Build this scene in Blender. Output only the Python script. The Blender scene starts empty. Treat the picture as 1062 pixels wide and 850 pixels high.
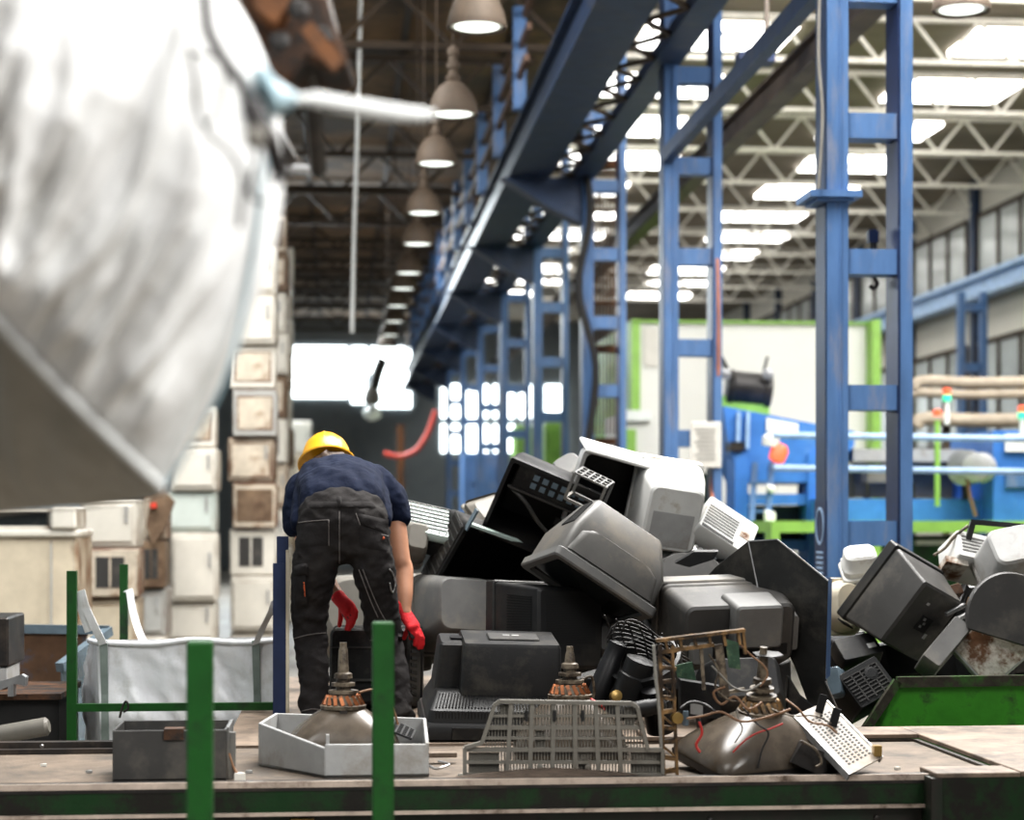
import bpy, bmesh, math, random
from mathutils import Vector, Matrix, noise
from mathutils.bvhtree import BVHTree
random.seed(7)
SC = bpy.context.scene
COL = SC.collection
V = Vector
F = 2000.0            # focal length in pixels of the 1062 x 850 frame
YAW = math.radians(5.17)
CX, HY = 531.0, 540.0  # optical centre column, horizon row
EYE = V((0, 0, 1.75))
RGT = V((math.cos(YAW), -math.sin(YAW), 0))
FWD = V((math.sin(YAW), math.cos(YAW), 0))
UP = V((0, 0, 1))

def P(px, py, d):      # survey helper: image ray + depth -> point of the hall
    return EYE + RGT * ((px - CX) / F * d) + FWD * d + UP * ((HY - py) / F * d)
def W(v):              # direction (right, away, up) as seen by the photographer -> hall direction
    return RGT * v[0] + FWD * v[1] + UP * v[2]

# ------------------------------------------------------------------ materials
def _n(nt, t, **k):
    n = nt.nodes.new(t)
    for a, b in k.items():
        if a in n.inputs: n.inputs[a].default_value = b
        else: setattr(n, a, b)
    return n
def mat(name, col, rough=.5, metal=0.0, var=.25, scale=5.0, dirt=None, damt=.45, dscale=3.0, bump=0.0, bscale=60.0,
        edge=None, eamt=.44, spec=.5, streak=None):
    m = bpy.data.materials.new(name); m.use_nodes = True
    nt = m.node_tree; L = nt.links.new
    bs = nt.nodes['Principled BSDF']
    bs.inputs['Roughness'].default_value = rough
    bs.inputs['Metallic'].default_value = metal
    bs.inputs['Specular IOR Level'].default_value = spec
    tc = _n(nt, 'ShaderNodeTexCoord')
    src = tc.outputs['Object']
    if streak:
        mp = _n(nt, 'ShaderNodeMapping'); mp.inputs['Scale'].default_value = streak
        L(src, mp.inputs['Vector']); src = mp.outputs['Vector']
    n1 = _n(nt, 'ShaderNodeTexNoise', Scale=scale, Detail=6.0, Roughness=.62); L(src, n1.inputs['Vector'])
    rp = _n(nt, 'ShaderNodeValToRGB')
    c = V(col[:3])
    rp.color_ramp.elements[0].position = .3; rp.color_ramp.elements[1].position = .72
    rp.color_ramp.elements[0].color = (*(c * (1 - var)), 1)
    rp.color_ramp.elements[1].color = (*(c * (1 + var * .8)), 1)
    L(n1.outputs['Fac'], rp.inputs['Fac'])
    out = rp.outputs['Color']
    def mix(fac, a, colr):
        mx = _n(nt, 'ShaderNodeMix', data_type='RGBA')
        L(fac, mx.inputs['Factor']); L(a, mx.inputs[6]); mx.inputs[7].default_value = (*colr[:3], 1)
        return mx.outputs[2]
    if dirt:
        n2 = _n(nt, 'ShaderNodeTexNoise', Scale=dscale, Detail=8.0, Roughness=.7); L(src, n2.inputs['Vector'])
        r2 = _n(nt, 'ShaderNodeValToRGB')
        r2.color_ramp.elements[0].position = 1 - damt - .08; r2.color_ramp.elements[1].position = min(1, 1 - damt + .08)
        L(n2.outputs['Fac'], r2.inputs['Fac']); out = mix(r2.outputs['Color'], out, dirt)
    if edge:
        sx = _n(nt, 'ShaderNodeSeparateXYZ'); L(tc.outputs['Generated'], sx.inputs[0])
        def ab(o):
            s = _n(nt, 'ShaderNodeMath', operation='SUBTRACT'); L(o, s.inputs[0]); s.inputs[1].default_value = .5
            a = _n(nt, 'ShaderNodeMath', operation='ABSOLUTE'); L(s.outputs[0], a.inputs[0]); return a.outputs[0]
        mxx = _n(nt, 'ShaderNodeMath', operation='MAXIMUM'); L(ab(sx.outputs[0]), mxx.inputs[0]); L(ab(sx.outputs[2]), mxx.inputs[1])
        n3 = _n(nt, 'ShaderNodeTexNoise', Scale=4.0, Detail=6.0); L(tc.outputs['Object'], n3.inputs['Vector'])
        ad = _n(nt, 'ShaderNodeMath', operation='MULTIPLY_ADD'); L(n3.outputs['Fac'], ad.inputs[0]); ad.inputs[1].default_value = .16; L(mxx.outputs[0], ad.inputs[2])
        r3 = _n(nt, 'ShaderNodeValToRGB')
        r3.color_ramp.elements[0].position = eamt + .08; r3.color_ramp.elements[1].position = eamt + .15
        L(ad.outputs[0], r3.inputs['Fac']); out = mix(r3.outputs['Color'], out, edge)
    L(out, bs.inputs['Base Color'])
    if bump:
        n4 = _n(nt, 'ShaderNodeTexNoise', Scale=bscale, Detail=4.0); L(src, n4.inputs['Vector'])
        b = _n(nt, 'ShaderNodeBump', Strength=bump, Distance=.02); L(n4.outputs['Fac'], b.inputs['Height']); L(b.outputs['Normal'], bs.inputs['Normal'])
    return m
def glow(name, col, s):
    m = bpy.data.materials.new(name); m.use_nodes = True
    b = m.node_tree.nodes['Principled BSDF']
    b.inputs['Base Color'].default_value = (*col, 1)
    b.inputs['Emission Color'].default_value = (*col, 1); b.inputs['Emission Strength'].default_value = s
    return m

DUST = (.23, .2, .165)
M = dict(
    black=mat('black_plastic', (.008, .008, .009), .42, spec=.3, var=.3, dirt=(.026, .024, .021), damt=.4, bump=.06, bscale=250),
    black2=mat('worn_black_plastic', (.012, .012, .0125), .5, spec=.35, var=.35, dirt=(.04, .037, .032), damt=.42, dscale=7, bump=.06, bscale=220),
    char=mat('charcoal_plastic', (.014, .0142, .0148), .48, spec=.4, var=.25, dirt=(.034, .031, .027), damt=.41, bump=.05, bscale=250),
    dgrey=mat('dark_grey_plastic', (.05, .0485, .0465), .46, spec=.45, var=.2, dirt=(.1, .092, .08), damt=.41, bump=.05, bscale=250),
    grey=mat('grey_plastic', (.13, .129, .125), .5, var=.2, dirt=(.19, .175, .15), damt=.43, bump=.04, bscale=250),
    wgrey=mat('warm_grey_plastic', (.16, .15, .13), .52, var=.2, dirt=(.12, .105, .085), damt=.4, bump=.04, bscale=200),
    mgrey=mat('mid_grey_plastic', (.092, .089, .084), .48, spec=.45, var=.2, dirt=(.14, .125, .105), damt=.41, bump=.05, bscale=250),
    lgrey=mat('light_grey_plastic', (.36, .36, .355), .5, var=.15, dirt=(.25, .23, .2), damt=.4, bump=.03, bscale=200),
    white=mat('white_plastic', (.62, .62, .6), .45, var=.1, dirt=(.36, .31, .24), damt=.36, dscale=5),
    beige=mat('beige_plastic', (.56, .51, .41), .5, var=.15, dirt=(.3, .23, .14), damt=.36),
    rustw=mat('rust_blotched_white', (.6, .56, .5), .6, var=.15, dirt=(.13, .06, .025), damt=.5, dscale=11, bump=.2, bscale=30),
    slot=mat('dark_slot', (.006, .006, .006), .7, var=.2),
    screen=mat('dark_tube_glass', (.02, .024, .024), .12, var=.3, dirt=(.08, .075, .065), damt=.35),
    crt=mat('graphite_coated_tube', (.075, .06, .045), .27, var=.4, dirt=(.1, .08, .06), damt=.42, dscale=5),
    copper=mat('copper_winding', (.27, .1, .04), .4, .6, var=.4, scale=30, dirt=(.05, .03, .02), damt=.42, dscale=14),
    brass=mat('brassy_chassis', (.27, .165, .075), .42, .4, var=.5, scale=14, dirt=(.04, .028, .02), damt=.5, dscale=9),
    ceram=mat('dusty_ceramic', (.22, .18, .13), .5, var=.4, scale=20, dirt=(.04, .028, .018), damt=.52, dscale=20),
    wire=mat('brown_wire', (.2, .11, .06), .5, var=.3), wired=mat('red_wire', (.4, .03, .025), .45), wireb=mat('black_wire', (.012, .011, .011), .5),
    wireg=mat('grey_wire', (.2, .19, .17), .5), pcb=mat('green_circuit_board', (.03, .07, .04), .5, var=.5, scale=40, dirt=(.2, .18, .1), damt=.35, dscale=40),
    sheet=mat('black_sheet_steel', (.013, .013, .012), .5, .0, var=.5, scale=3, dirt=(.045, .041, .035), damt=.45, dscale=4, bump=.08, bscale=20),
    steel=mat('bare_steel', (.33, .33, .33), .4, .7, var=.3, dirt=(.2, .14, .09), damt=.38),
    perf=mat('perforated_shield', (.22, .195, .17), .5, .2, var=.25, scale=9, dirt=(.2, .15, .1), damt=.4),
    green=mat('green_paint', (.008, .075, .01), .4, var=.3, dirt=(.008, .02, .008), damt=.42, dscale=5, bump=.05, bscale=30),
    gbeam=mat('grimy_green_paint', (.009, .045, .012), .42, spec=.35, var=.5, scale=4, dirt=(.012, .011, .009), damt=.5, dscale=4, bump=.08, bscale=40),
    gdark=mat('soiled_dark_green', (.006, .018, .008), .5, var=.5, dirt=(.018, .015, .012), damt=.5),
    gbin=mat('scraped_bright_green', (.055, .31, .02), .5, var=.22, scale=6, dirt=(.03, .055, .02), damt=.4, dscale=6, bump=.1, bscale=25),
    rim=mat('worn_steel_rim', (.055, .05, .038), .5, .3, var=.5, scale=20, dirt=(.05, .15, .03), damt=.42, dscale=8),
    belt=mat('dusty_rubber_belt', (.15, .115, .085), .75, var=.3, scale=7, dirt=(.07, .058, .046), damt=.47, dscale=2.5, bump=.15, bscale=90),
    deck=mat('dusty_deck_plate', (.21, .16, .12), .6, .1, var=.3, scale=5, dirt=(.09, .07, .055), damt=.45, dscale=4, bump=.1, bscale=60),
    lip=mat('pale_steel_lip', (.5, .42, .36), .4, .3, var=.3, scale=12, dirt=(.12, .09, .07), damt=.4, dscale=6),
    iron=mat('greasy_iron', (.025, .023, .022), .45, .3, var=.4, dirt=(.07, .055, .045), damt=.42),
    floor=mat('oily_concrete', (.26, .24, .21), .6, var=.3, scale=.8, dirt=(.12, .1, .085), damt=.48, dscale=.5),
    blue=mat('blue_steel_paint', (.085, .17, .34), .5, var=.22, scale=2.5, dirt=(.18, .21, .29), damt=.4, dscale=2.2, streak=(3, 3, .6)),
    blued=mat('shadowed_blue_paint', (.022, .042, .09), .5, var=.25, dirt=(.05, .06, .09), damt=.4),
    bluen=mat('navy_paint_web_shade', (.01, .022, .07), .45, var=.3),
    bluem=mat('machine_blue', (.05, .18, .5), .45, var=.15, dirt=(.12, .25, .48), damt=.35, dscale=1.5),
    gmach=mat('machine_green', (.27, .5, .1), .5, var=.15),
    wall=mat('white_panel', (.72, .72, .68), .6, var=.06, scale=.5),
    gwall=mat('grey_wall', (.3, .34, .36), .7, var=.2, scale=.6, dirt=(.2, .23, .25), damt=.45, dscale=.3),
    rwall=mat('pale_wall_panel', (.6, .57, .5), .7, var=.14, scale=.3),
    roofd=mat('sooty_brown_roof', (.27, .17, .095), .85, var=.5, scale=.9, dirt=(.1, .075, .055), damt=.5, dscale=.4),
    roofl=mat('dusty_roof_sheet', (.3, .255, .2), .8, var=.3, scale=.6),
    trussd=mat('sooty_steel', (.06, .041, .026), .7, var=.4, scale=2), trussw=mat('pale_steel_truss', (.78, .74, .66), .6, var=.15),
    crane=mat('crane_beam_dusty_brown', (.12, .095, .075), .65, var=.4, scale=2),
    shade=mat('dusty_lamp_shade', (.095, .07, .05), .7, var=.3, scale=6), bulb=glow('lamp_glass', (.95, 1, .95), 1.1),
    lampin=mat('white_enamel', (.8, .84, .8), .35, var=.05),
    sky=glow('bright_skylight_sheet', (1, .99, .96), 5.0), win=glow('bright_window_glass', (.9, .98, 1), 4.0),
    pane=mat('dim_window_glass', (.42, .44, .42), .25, var=.4, scale=.5),
    bag=mat('woven_white_polypropylene', (.82, .82, .81), .8, spec=.15, var=.05, scale=4, dirt=(.62, .615, .595), damt=.44, dscale=3.5, bump=.12, bscale=14),
    bagd=mat('shaded_woven_polypropylene', (.24, .225, .19), .55, var=.2, scale=4, dirt=(.16, .148, .12), damt=.45, bump=.1, bscale=20),
    bagw=mat('clean_white_sacking', (.74, .75, .77), .5, var=.06, scale=6, dirt=(.58, .58, .57), damt=.42, dscale=5, bump=.25, bscale=16),
    strap=mat('white_webbing', (.6, .61, .6), .6, var=.12, scale=10), strapb=mat('pale_blue_fabric', (.36, .5, .56), .6, var=.3, scale=12),
    strapg=mat('greenish_webbing', (.22, .26, .24), .6, var=.2, scale=10),
    cord=mat('black_cord', (.02, .016, .016), .6), rust=mat('rusty_iron', (.1, .045, .02), .7, .2, var=.6, scale=6, dirt=(.02, .016, .014), damt=.5, dscale=5, bump=.3, bscale=20),
    orust=mat('orange_rust', (.16, .065, .022), .7, .1, var=.5, scale=8, dirt=(.05, .03, .02), damt=.45),
    skip=mat('rusted_blue_skip', (.12, .065, .035), .65, .2, var=.4, scale=4, dirt=(.05, .09, .15), damt=.4, dscale=2.5),
    apw=mat('white_enamel_panel', (.68, .65, .58), .45, var=.08, edge=(.2, .13, .08), eamt=.47),
    apc=mat('cream_enamel_panel', (.6, .53, .41), .45, var=.12, edge=(.17, .09, .045), eamt=.45),
    apg=mat('pale_grey_panel', (.42, .42, .4), .45, var=.12, edge=(.16, .1, .07), eamt=.46),
    apr=mat('rust_stained_panel', (.6, .53, .43), .55, var=.25, dirt=(.27, .17, .1), damt=.41, dscale=3, edge=(.13, .06, .03), eamt=.43),
    apb=mat('brown_bare_panel', (.2, .135, .085), .6, var=.35, dirt=(.1, .06, .035), damt=.48),
    apm=mat('mint_white_panel', (.58, .64, .6), .45, var=.08, edge=(.25, .2, .15), eamt=.48),
    skin=mat('warm_skin', (.5, .26, .165), .5, var=.1, scale=8), shirt=mat('navy_cotton', (.0075, .012, .029), .9, spec=.2, var=.22, scale=9, bump=.35, bscale=22),
    pants=mat('charcoal_work_twill', (.019, .017, .017), .85, spec=.2, var=.25, scale=8, dirt=(.032, .029, .027), damt=.42, bump=.35, bscale=20),
    seam=mat('grey_stitching', (.11, .1, .095), .8), pocket=mat('charcoal_pocket_twill', (.022, .02, .02), .85, spec=.2, var=.25, scale=9, bump=.3, bscale=25),
    orange=mat('orange_trim', (.5, .1, .03), .6), glove=mat('red_knit', (.62, .02, .028), .75, var=.15, scale=30, bump=.3, bscale=90),
    palm=mat('black_rubber_palm', (.014, .013, .013), .6), hat=mat('yellow_hard_plastic', (.72, .36, .015), .35, var=.1), hair=mat('brown_hair', (.055, .03, .016), .6, var=.5, scale=40),
    boot=mat('black_leather', (.018, .016, .015), .5), paper=mat('pale_paper', (.62, .6, .55), .7, var=.08), ink=mat('grey_print', (.3, .29, .27), .7),
    red=mat('bright_red_plastic', (.62, .06, .035), .45), orangec=mat('orange_cable', (.42, .16, .09), .5), yellow=mat('yellow_marker', (.65, .42, .08), .5),
    tan=mat('tan_duct', (.34, .285, .215), .6, var=.2), orust2=mat('reddish_brown_rail', (.2, .12, .085), .7, var=.4), rail=mat('pale_blue_rail', (.32, .46, .66), .4), lgreen=glow('green_lamp_lens', (.05, .7, .35), .6), lred=glow('red_lamp_lens', (.9, .12, .05), .6),
    gold=mat('gilt_clip', (.3, .2, .07), .35, .6), dirtpile=mat('brown_dust', (.1, .075, .058), .95, var=.4, scale=20, bump=.6, bscale=40),
    bluegl=mat('blue_grey_glass', (.13, .17, .2), .25, var=.3), teal=mat('pale_green_plastic', (.5, .6, .56), .4, var=.12, scale=9),
)

# ------------------------------------------------------------------ mesh builder
class MB:
    def __init__(s): s.v = []; s.f = []
    def add(s, vs, fs):
        o = len(s.v); s.v += [V(p) for p in vs]; s.f += [tuple(i + o for i in f) for f in fs]; return s
    def hexa(s, p):    # 4 bottom (ccw), 4 top
        return s.add(p, [(3, 2, 1, 0), (4, 5, 6, 7), (0, 1, 5, 4), (1, 2, 6, 5), (2, 3, 7, 6), (3, 0, 4, 7)])
    def box(s, c, sz, X=None, Y=None, Z=None):
        c = V(c); X = V(X or (1, 0, 0)); Y = V(Y or (0, 1, 0)); Z = V(Z) if Z else X.cross(Y)
        a, b, e = X * sz[0] / 2, Y * sz[1] / 2, Z * sz[2] / 2
        return s.hexa([c - a - b - e, c + a - b - e, c + a + b - e, c - a + b - e, c - a - b + e, c + a - b + e, c + a + b + e, c - a + b + e])
    def bx(s, x0, x1, y0, y1, z0, z1):
        return s.box(((x0 + x1) / 2, (y0 + y1) / 2, (z0 + z1) / 2), (abs(x1 - x0), abs(y1 - y0), abs(z1 - z0)))
    def bar(s, a, b, w, h=None, ref=None):
        a, b = V(a), V(b); d = b - a; L = d.length; d = d / L
        ref = V(ref) if ref else (V((0, 0, 1)) if abs(d.z) < .9 else V((0, 1, 0)))
        X = d.cross(ref).normalized(); Z = X.cross(d)
        return s.box((a + b) / 2, (w, L, h or w), X, d, Z)
    def loft(s, rings, cap0=True, cap1=True, close=False):
        o = len(s.v); n = len(rings[0])
        for r in rings: s.v += [V(p) for p in r]
        m = len(rings)
        for i in range(m if close else m - 1):
            for j in range(n):
                k = (j + 1) % n; i2 = (i + 1) % m
                s.f.append((o + i * n + j, o + i * n + k, o + i2 * n + k, o + i2 * n + j))
        if cap0 and not close: s.f.append(tuple(o + j for j in reversed(range(n))))
        if cap1 and not close: s.f.append(tuple(o + (m - 1) * n + j for j in range(n)))
        return s
    def tube(s, pts, r, n=8, caps=True):
        pts = [V(p) for p in pts]; rings = []
        t = (pts[1] - pts[0]).normalized(); u = t.orthogonal().normalized()
        for i, p in enumerate(pts):
            a = pts[max(i - 1, 0)]; b = pts[min(i + 1, len(pts) - 1)]
            t = (b - a).normalized() if (b - a).length > 1e-7 else t
            u = (u - t * u.dot(t)); u = u.normalized() if u.length > 1e-6 else t.orthogonal().normalized()
            w = t.cross(u); rr_ = r[i] if isinstance(r, (list, tuple)) else r
            rings.append([p + (u * math.cos(2 * math.pi * k / n) + w * math.sin(2 * math.pi * k / n)) * rr_ for k in range(n)])
        return s.loft(rings, caps, caps)
    def lathe(s, o, ax, prof, n=24, close=False):     # prof: (radius, height)
        o = V(o); ax = V(ax).normalized(); u = ax.orthogonal().normalized(); w = ax.cross(u)
        return s.loft([[o + ax * h + (u * math.cos(2 * math.pi * k / n) + w * math.sin(2 * math.pi * k / n)) * max(r, 1e-4) for k in range(n)] for r, h in prof], close=close)
    def prism(s, poly, off):                          # polygon of points, extruded by off
        off = V(off); n = len(poly); a = [V(p) for p in poly]
        return s.add(a + [p + off for p in a], [tuple(reversed(range(n))), tuple(range(n, 2 * n))] + [(i, (i + 1) % n, n + (i + 1) % n, n + i) for i in range(n)])
    def build(s, name, m, parent=None, world=True, smooth=None, bevel=0):
        bm = bmesh.new()
        vs = [bm.verts.new(p) for p in s.v]
        for f in s.f:
            try: bm.faces.new([vs[i] for i in f])
            except ValueError: pass
        bmesh.ops.recalc_face_normals(bm, faces=bm.faces)
        if bevel:
            es = [e for e in bm.edges if len(e.link_faces) == 2 and e.calc_face_angle(0) > .6]
            bmesh.ops.bevel(bm, geom=es, offset=bevel, segments=1, affect='EDGES', clamp_overlap=True)
        return link(bm, name, m, parent, world, smooth)
def link(bm, name, m, parent=None, world=True, smooth=None):
    me = bpy.data.meshes.new(name); 
    if parent is not None and world: bm.transform(parent.matrix_basis.inverted() if parent.parent is None else (parent.parent.matrix_basis @ parent.matrix_basis).inverted())
    elif parent is None:
        if bm.verts:
            lo = V([min(v.co[i] for v in bm.verts) for i in range(3)]); hi = V([max(v.co[i] for v in bm.verts) for i in range(3)])
            c = V(((lo.x + hi.x) / 2, (lo.y + hi.y) / 2, lo.z)); bm.transform(Matrix.Translation(-c))
    bm.to_mesh(me); bm.free()
    me.materials.append(M[m] if isinstance(m, str) else m)
    if smooth is not None:
        me.shade_smooth()
        if smooth < 179: me.set_sharp_from_angle(angle=math.radians(smooth))
    o = bpy.data.objects.new(name, me); COL.objects.link(o)
    if parent is not None: o.parent = parent
    else: o.location = c
    return o
def tag(o, label, cat, group=None, kind=None):
    if label: o['label'] = label
    if cat: o['category'] = cat
    if group: o['group'] = group
    if kind: o['kind'] = kind
    return o
def thing(name, label, cat, loc=(0, 0, 0), group=None, R=None):
    o = bpy.data.objects.new(name, None); COL.objects.link(o)
    o.empty_display_size = .1
    m = R.to_4x4() if R else Matrix.Identity(4)
    m.translation = V(loc); o.matrix_basis = m
    return tag(o, label, cat, group)
def struct(o): o['kind'] = 'structure'; return o
def dup(root, loc, label, group=None):
    r = root.copy(); COL.objects.link(r); r.location = loc; r['label'] = label
    if group: r['group'] = group
    for ch in list(root.children):
        c = ch.copy(); COL.objects.link(c); c.parent = r
        for g in list(ch.children):
            d = g.copy(); COL.objects.link(d); d.parent = c
    return r
def frame(x, back):      # rotation with local +Y = back, local X ~ x (both given as right/away/up)
    Y = W(back).normalized(); X = W(x); X = (X - Y * X.dot(Y)).normalized(); Z = X.cross(Y)
    return Matrix((X, Y, Z)).transposed()
def rr(w, h, r, y, xc=0, zc=0, n=4):
    r = min(r, w * .49, h * .49); pts = []
    for cx, cz, a0 in ((w / 2 - r, h / 2 - r, 0), (-w / 2 + r, h / 2 - r, 90), (-w / 2 + r, -h / 2 + r, 180), (w / 2 - r, -h / 2 + r, 270)):
        for k in range(n + 1):
            a = math.radians(a0 + 90 * k / n); pts.append(V((xc + cx + r * math.cos(a), y, zc + cz + r * math.sin(a))))
    return pts
def lerp(a, b, t): return a + (b - a) * t
def bil(q, u, v): return lerp(lerp(q[0], q[1], u), lerp(q[3], q[2], u), v)
def qn(q): return (q[1] - q[0]).cross(q[3] - q[0]).normalized()
def plate(mb, q, u0, u1, v0, v1, t0=-.004, t1=.004):
    n = qn(q); p = [bil(q, *uv) for uv in ((u0, v0), (u1, v0), (u1, v1), (u0, v1))]
    return mb.hexa([a + n * t0 for a in p] + [a + n * t1 for a in p])
def slats(mb, q, n, u0=.1, u1=.9, v0=.1, v1=.9, fill=.5, along='u', t0=-.004, t1=.0015):
    for i in range(n):
        if along == 'u':
            a = lerp(v0, v1, i / n); b = a + (v1 - v0) / n * fill; plate(mb, q, u0, u1, a, b, t0, t1)
        else:
            a = lerp(u0, u1, i / n); b = a + (u1 - u0) / n * fill; plate(mb, q, a, b, v0, v1, t0, t1)
    return mb
def smoothpath(pts, n=6):
    pts = [V(p) for p in pts]; out = []
    for i in range(len(pts) - 1):
        p0 = pts[max(i - 1, 0)]; p1 = pts[i]; p2 = pts[i + 1]; p3 = pts[min(i + 2, len(pts) - 1)]
        for k in range(n):
            t = k / n
            out.append(.5 * ((2 * p1) + (p2 - p0) * t + (2 * p0 - 5 * p1 + 4 * p2 - p3) * t * t + (3 * p1 - p0 - 3 * p2 + p3) * t ** 3))
    out.append(pts[-1]); return out
# ------------------------------------------------------------------ the hall
ORD = ['first', 'second', 'third', 'fourth', 'fifth', 'sixth', 'seventh', 'eighth', 'ninth', 'tenth', 'eleventh', 'twelfth', 'thirteenth', 'fourteenth', 'fifteenth', 'sixteenth']
XL, XR, YB, ZR, XC = -6.2, 13.6, 70.0, 9.0, 3.5
struct(MB().bx(XL, XR, -6, YB, -.1, 0).build('floor', 'floor'))
struct(MB().bx(XL - .2, XL, 2, YB, 0, ZR).build('wall_left', 'gwall'))
struct(MB().bx(XR, XR + .2, 14, YB, 0, ZR + .2).build('wall_right', 'rwall'))
struct(MB().bx(XL, XR, YB, YB + .2, 0, ZR).build('wall_back', 'gwall'))
struct(MB().bx(XL, XC + .1, 20, YB, ZR, ZR + .1).build('ceiling_left_bay', 'roofd'))
struct(MB().bx(XC + .1, XR, 17, YB, ZR, ZR + .1).build('ceiling_right_bay', 'roofl'))
# roof lights of the right bay
k = 1
for i in range(13):
    y0 = 21.0 + 3.3 * i
    for x0, x1 in ((4.3, 6.5), (9.2, 11.2)):
        dx = .25 * math.sin(i * 2.1 + x0)
        struct(MB().bx(x0 + dx, x1 + dx, y0, y0 + 1.45, ZR - .07, ZR - .004).build('window_%d' % k, 'sky')); k += 1
# back wall windows
for x0, x1, z0, z1 in ((-2.1, .35, 6.2, 8.05), (.5, 1.05, 6.0, 8.05), (1.2, 2.65, 5.85, 8.05)):
    struct(MB().bx(x0, x1, YB - .06, YB - .004, z0, z1).build('window_%d' % k, 'win')); k += 1
for i in range(5):
    for z0, z1 in ((4.25, 5.25), (5.5, 6.7)):
        struct(MB().bx(3.75 + i * .95, 4.5 + i * .95, YB - .06, YB - .004, z0, z1).build('window_%d' % k, 'win')); k += 1
# right wall windows, pilasters, crane rail
for i in range(7):
    y0 = 36 + i * 4.6
    for z0, z1 in ((3.4, 5.5), (6.7, 8.2)):
        w = MB()
        w.bx(XR - .05, XR - .004, y0, y0 + 3.9, z0, z1)
        o = struct(w.build('window_%d' % k, 'pane')); k += 1
        fr = MB()
        for j in range(4): fr.bx(XR - .09, XR - .05, y0 + j * 1.3 - .05, y0 + j * 1.3 + .05, z0, z1)
        fr.bx(XR - .09, XR - .05, y0, y0 + 3.9, z0 - .05, z0 + .05); fr.bx(XR - .09, XR - .05, y0, y0 + 3.9, z1 - .05, z1 + .05)
        fr.build('window_frame', 'trussd', o)
for i in range(7):
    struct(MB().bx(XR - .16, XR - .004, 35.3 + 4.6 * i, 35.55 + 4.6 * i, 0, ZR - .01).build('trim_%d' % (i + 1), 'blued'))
rl = struct(MB().bx(XR - .5, XR - .17, 22, YB - .01, 6.75, 6.85).bx(XR - .36, XR - .3, 22, YB - .01, 6.45, 6.75).bx(XR - .5, XR - .17, 22, YB - .01, 6.35, 6.45).build('trim_8', 'rail'))
# a pale wall column with battens
c = thing('wall_column', 'slim blue ladder column standing against the right hall wall', 'column', (12.6, 37.4, 0))
for x in (12.35, 12.8): MB().bx(x - .06, x + .06, 37.3, 37.5, 0, 6.3).build('leg', 'blue', c)
for z in (1.2, 2.4, 3.6, 4.8, 6.0): MB().bx(12.41, 12.74, 37.34, 37.46, z - .09, z + .09).build('batten', 'blue', c)

# roof trusses
def truss(x0, x1, y, zb, zt, step, w, m, parent):
    MB().bx(x0, x1, y - w, y + w, zt - w, zt + w).build('top_chord', m, parent)
    MB().bx(x0, x1, y - w, y + w, zb - w, zb + w).build('bottom_chord', m, parent)
    b = MB(); n = int((x1 - x0) / step)
    for i in range(n):
        a = x0 + (x1 - x0) * i / n; e = x0 + (x1 - x0) * (i + 1) / n; mid = (a + e) / 2
        b.bar((a, y, zb), (mid, y, zt), w * 1.3); b.bar((mid, y, zt), (e, y, zb), w * 1.3)
    b.build('web_lattice', m, parent)
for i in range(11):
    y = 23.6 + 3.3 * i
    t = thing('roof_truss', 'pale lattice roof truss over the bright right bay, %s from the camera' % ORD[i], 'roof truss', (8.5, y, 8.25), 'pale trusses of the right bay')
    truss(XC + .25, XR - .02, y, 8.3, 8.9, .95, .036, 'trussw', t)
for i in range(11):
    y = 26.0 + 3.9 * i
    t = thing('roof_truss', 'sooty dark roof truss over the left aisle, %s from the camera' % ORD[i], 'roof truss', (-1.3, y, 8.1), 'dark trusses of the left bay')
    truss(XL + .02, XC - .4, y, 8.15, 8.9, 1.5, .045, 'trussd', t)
for i in range(6):
    x = -5.4 + 1.6 * i
    tag(MB().bx(x - .05, x + .05, 24, YB - .02, 8.955, 8.998).build('roof_purlin', 'trussd'), 'long dark roof purlin running down the left bay, %s from the left' % ORD[i], 'purlin', 'purlins of the left bay')

# ladder columns of the middle row
Y0 = P(858, 540, 13).y; XA = P(858, 540, 13).x; XB = XA + .145; XD = P(936, 540, 13).x; XE = XD + .085
def ibeam(mb, x0, x1, y, z0, z1, dep=.3, t=.02):
    mb.bx(x0, x1, y, y + t, z0, z1); mb.bx(x0, x1, y + dep - t, y + dep, z0, z1)
    xm = (x0 + x1) / 2; mb.bx(xm - .006, xm + .006, y + t, y + dep - t, z0, z1)
    mb.bx(x0, x0 + .012, y + .05, y + dep - .05, z0, z1)
    return mb
def column(y, label):
    t = thing('steel_column', label, 'column', ((XA + XE) / 2, y + .15, 0), 'blue ladder columns of the middle row')
    ibeam(MB(), XA, XB, y, 0, 8.95).bx(XB - .06, XB - .05, y - .012, y + .002, 0, 8.95).build('leg', 'blue', t)
    ibeam(MB(), XD, XE, y, 0, 8.95).build('leg', 'blue', t)
    MB().bx(XD - .016, XD - .002, y + .005, y + .295, .03, 8.9).build('inner_web_shade', 'bluen', t)  # thin navy strip: shade on the inner leg side put into colour
    MB().bx(XA - .006, XA - .001, y + .03, y + .295, .03, 8.9).build('outer_web_shade', 'blued', t)  # darker blue strip: painted shade on the left side of the leg
    for j in range(9):
        z = .745 + .92 * j
        MB().bx(XB - .01, XD - .018, y + .022, y + .06, z - .085, z + .085).bx(XB, XD, y + .06, y + .2, z + .065, z + .085).bx(XB, XD, y + .06, y + .2, z - .085, z - .065).build('batten', 'blue', t)
    MB().bx(XA - .1, XE + .1, y - .08, y + .4, .001, .03).build('base_plate', 'blued', t)
    return t
cl = None
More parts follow.
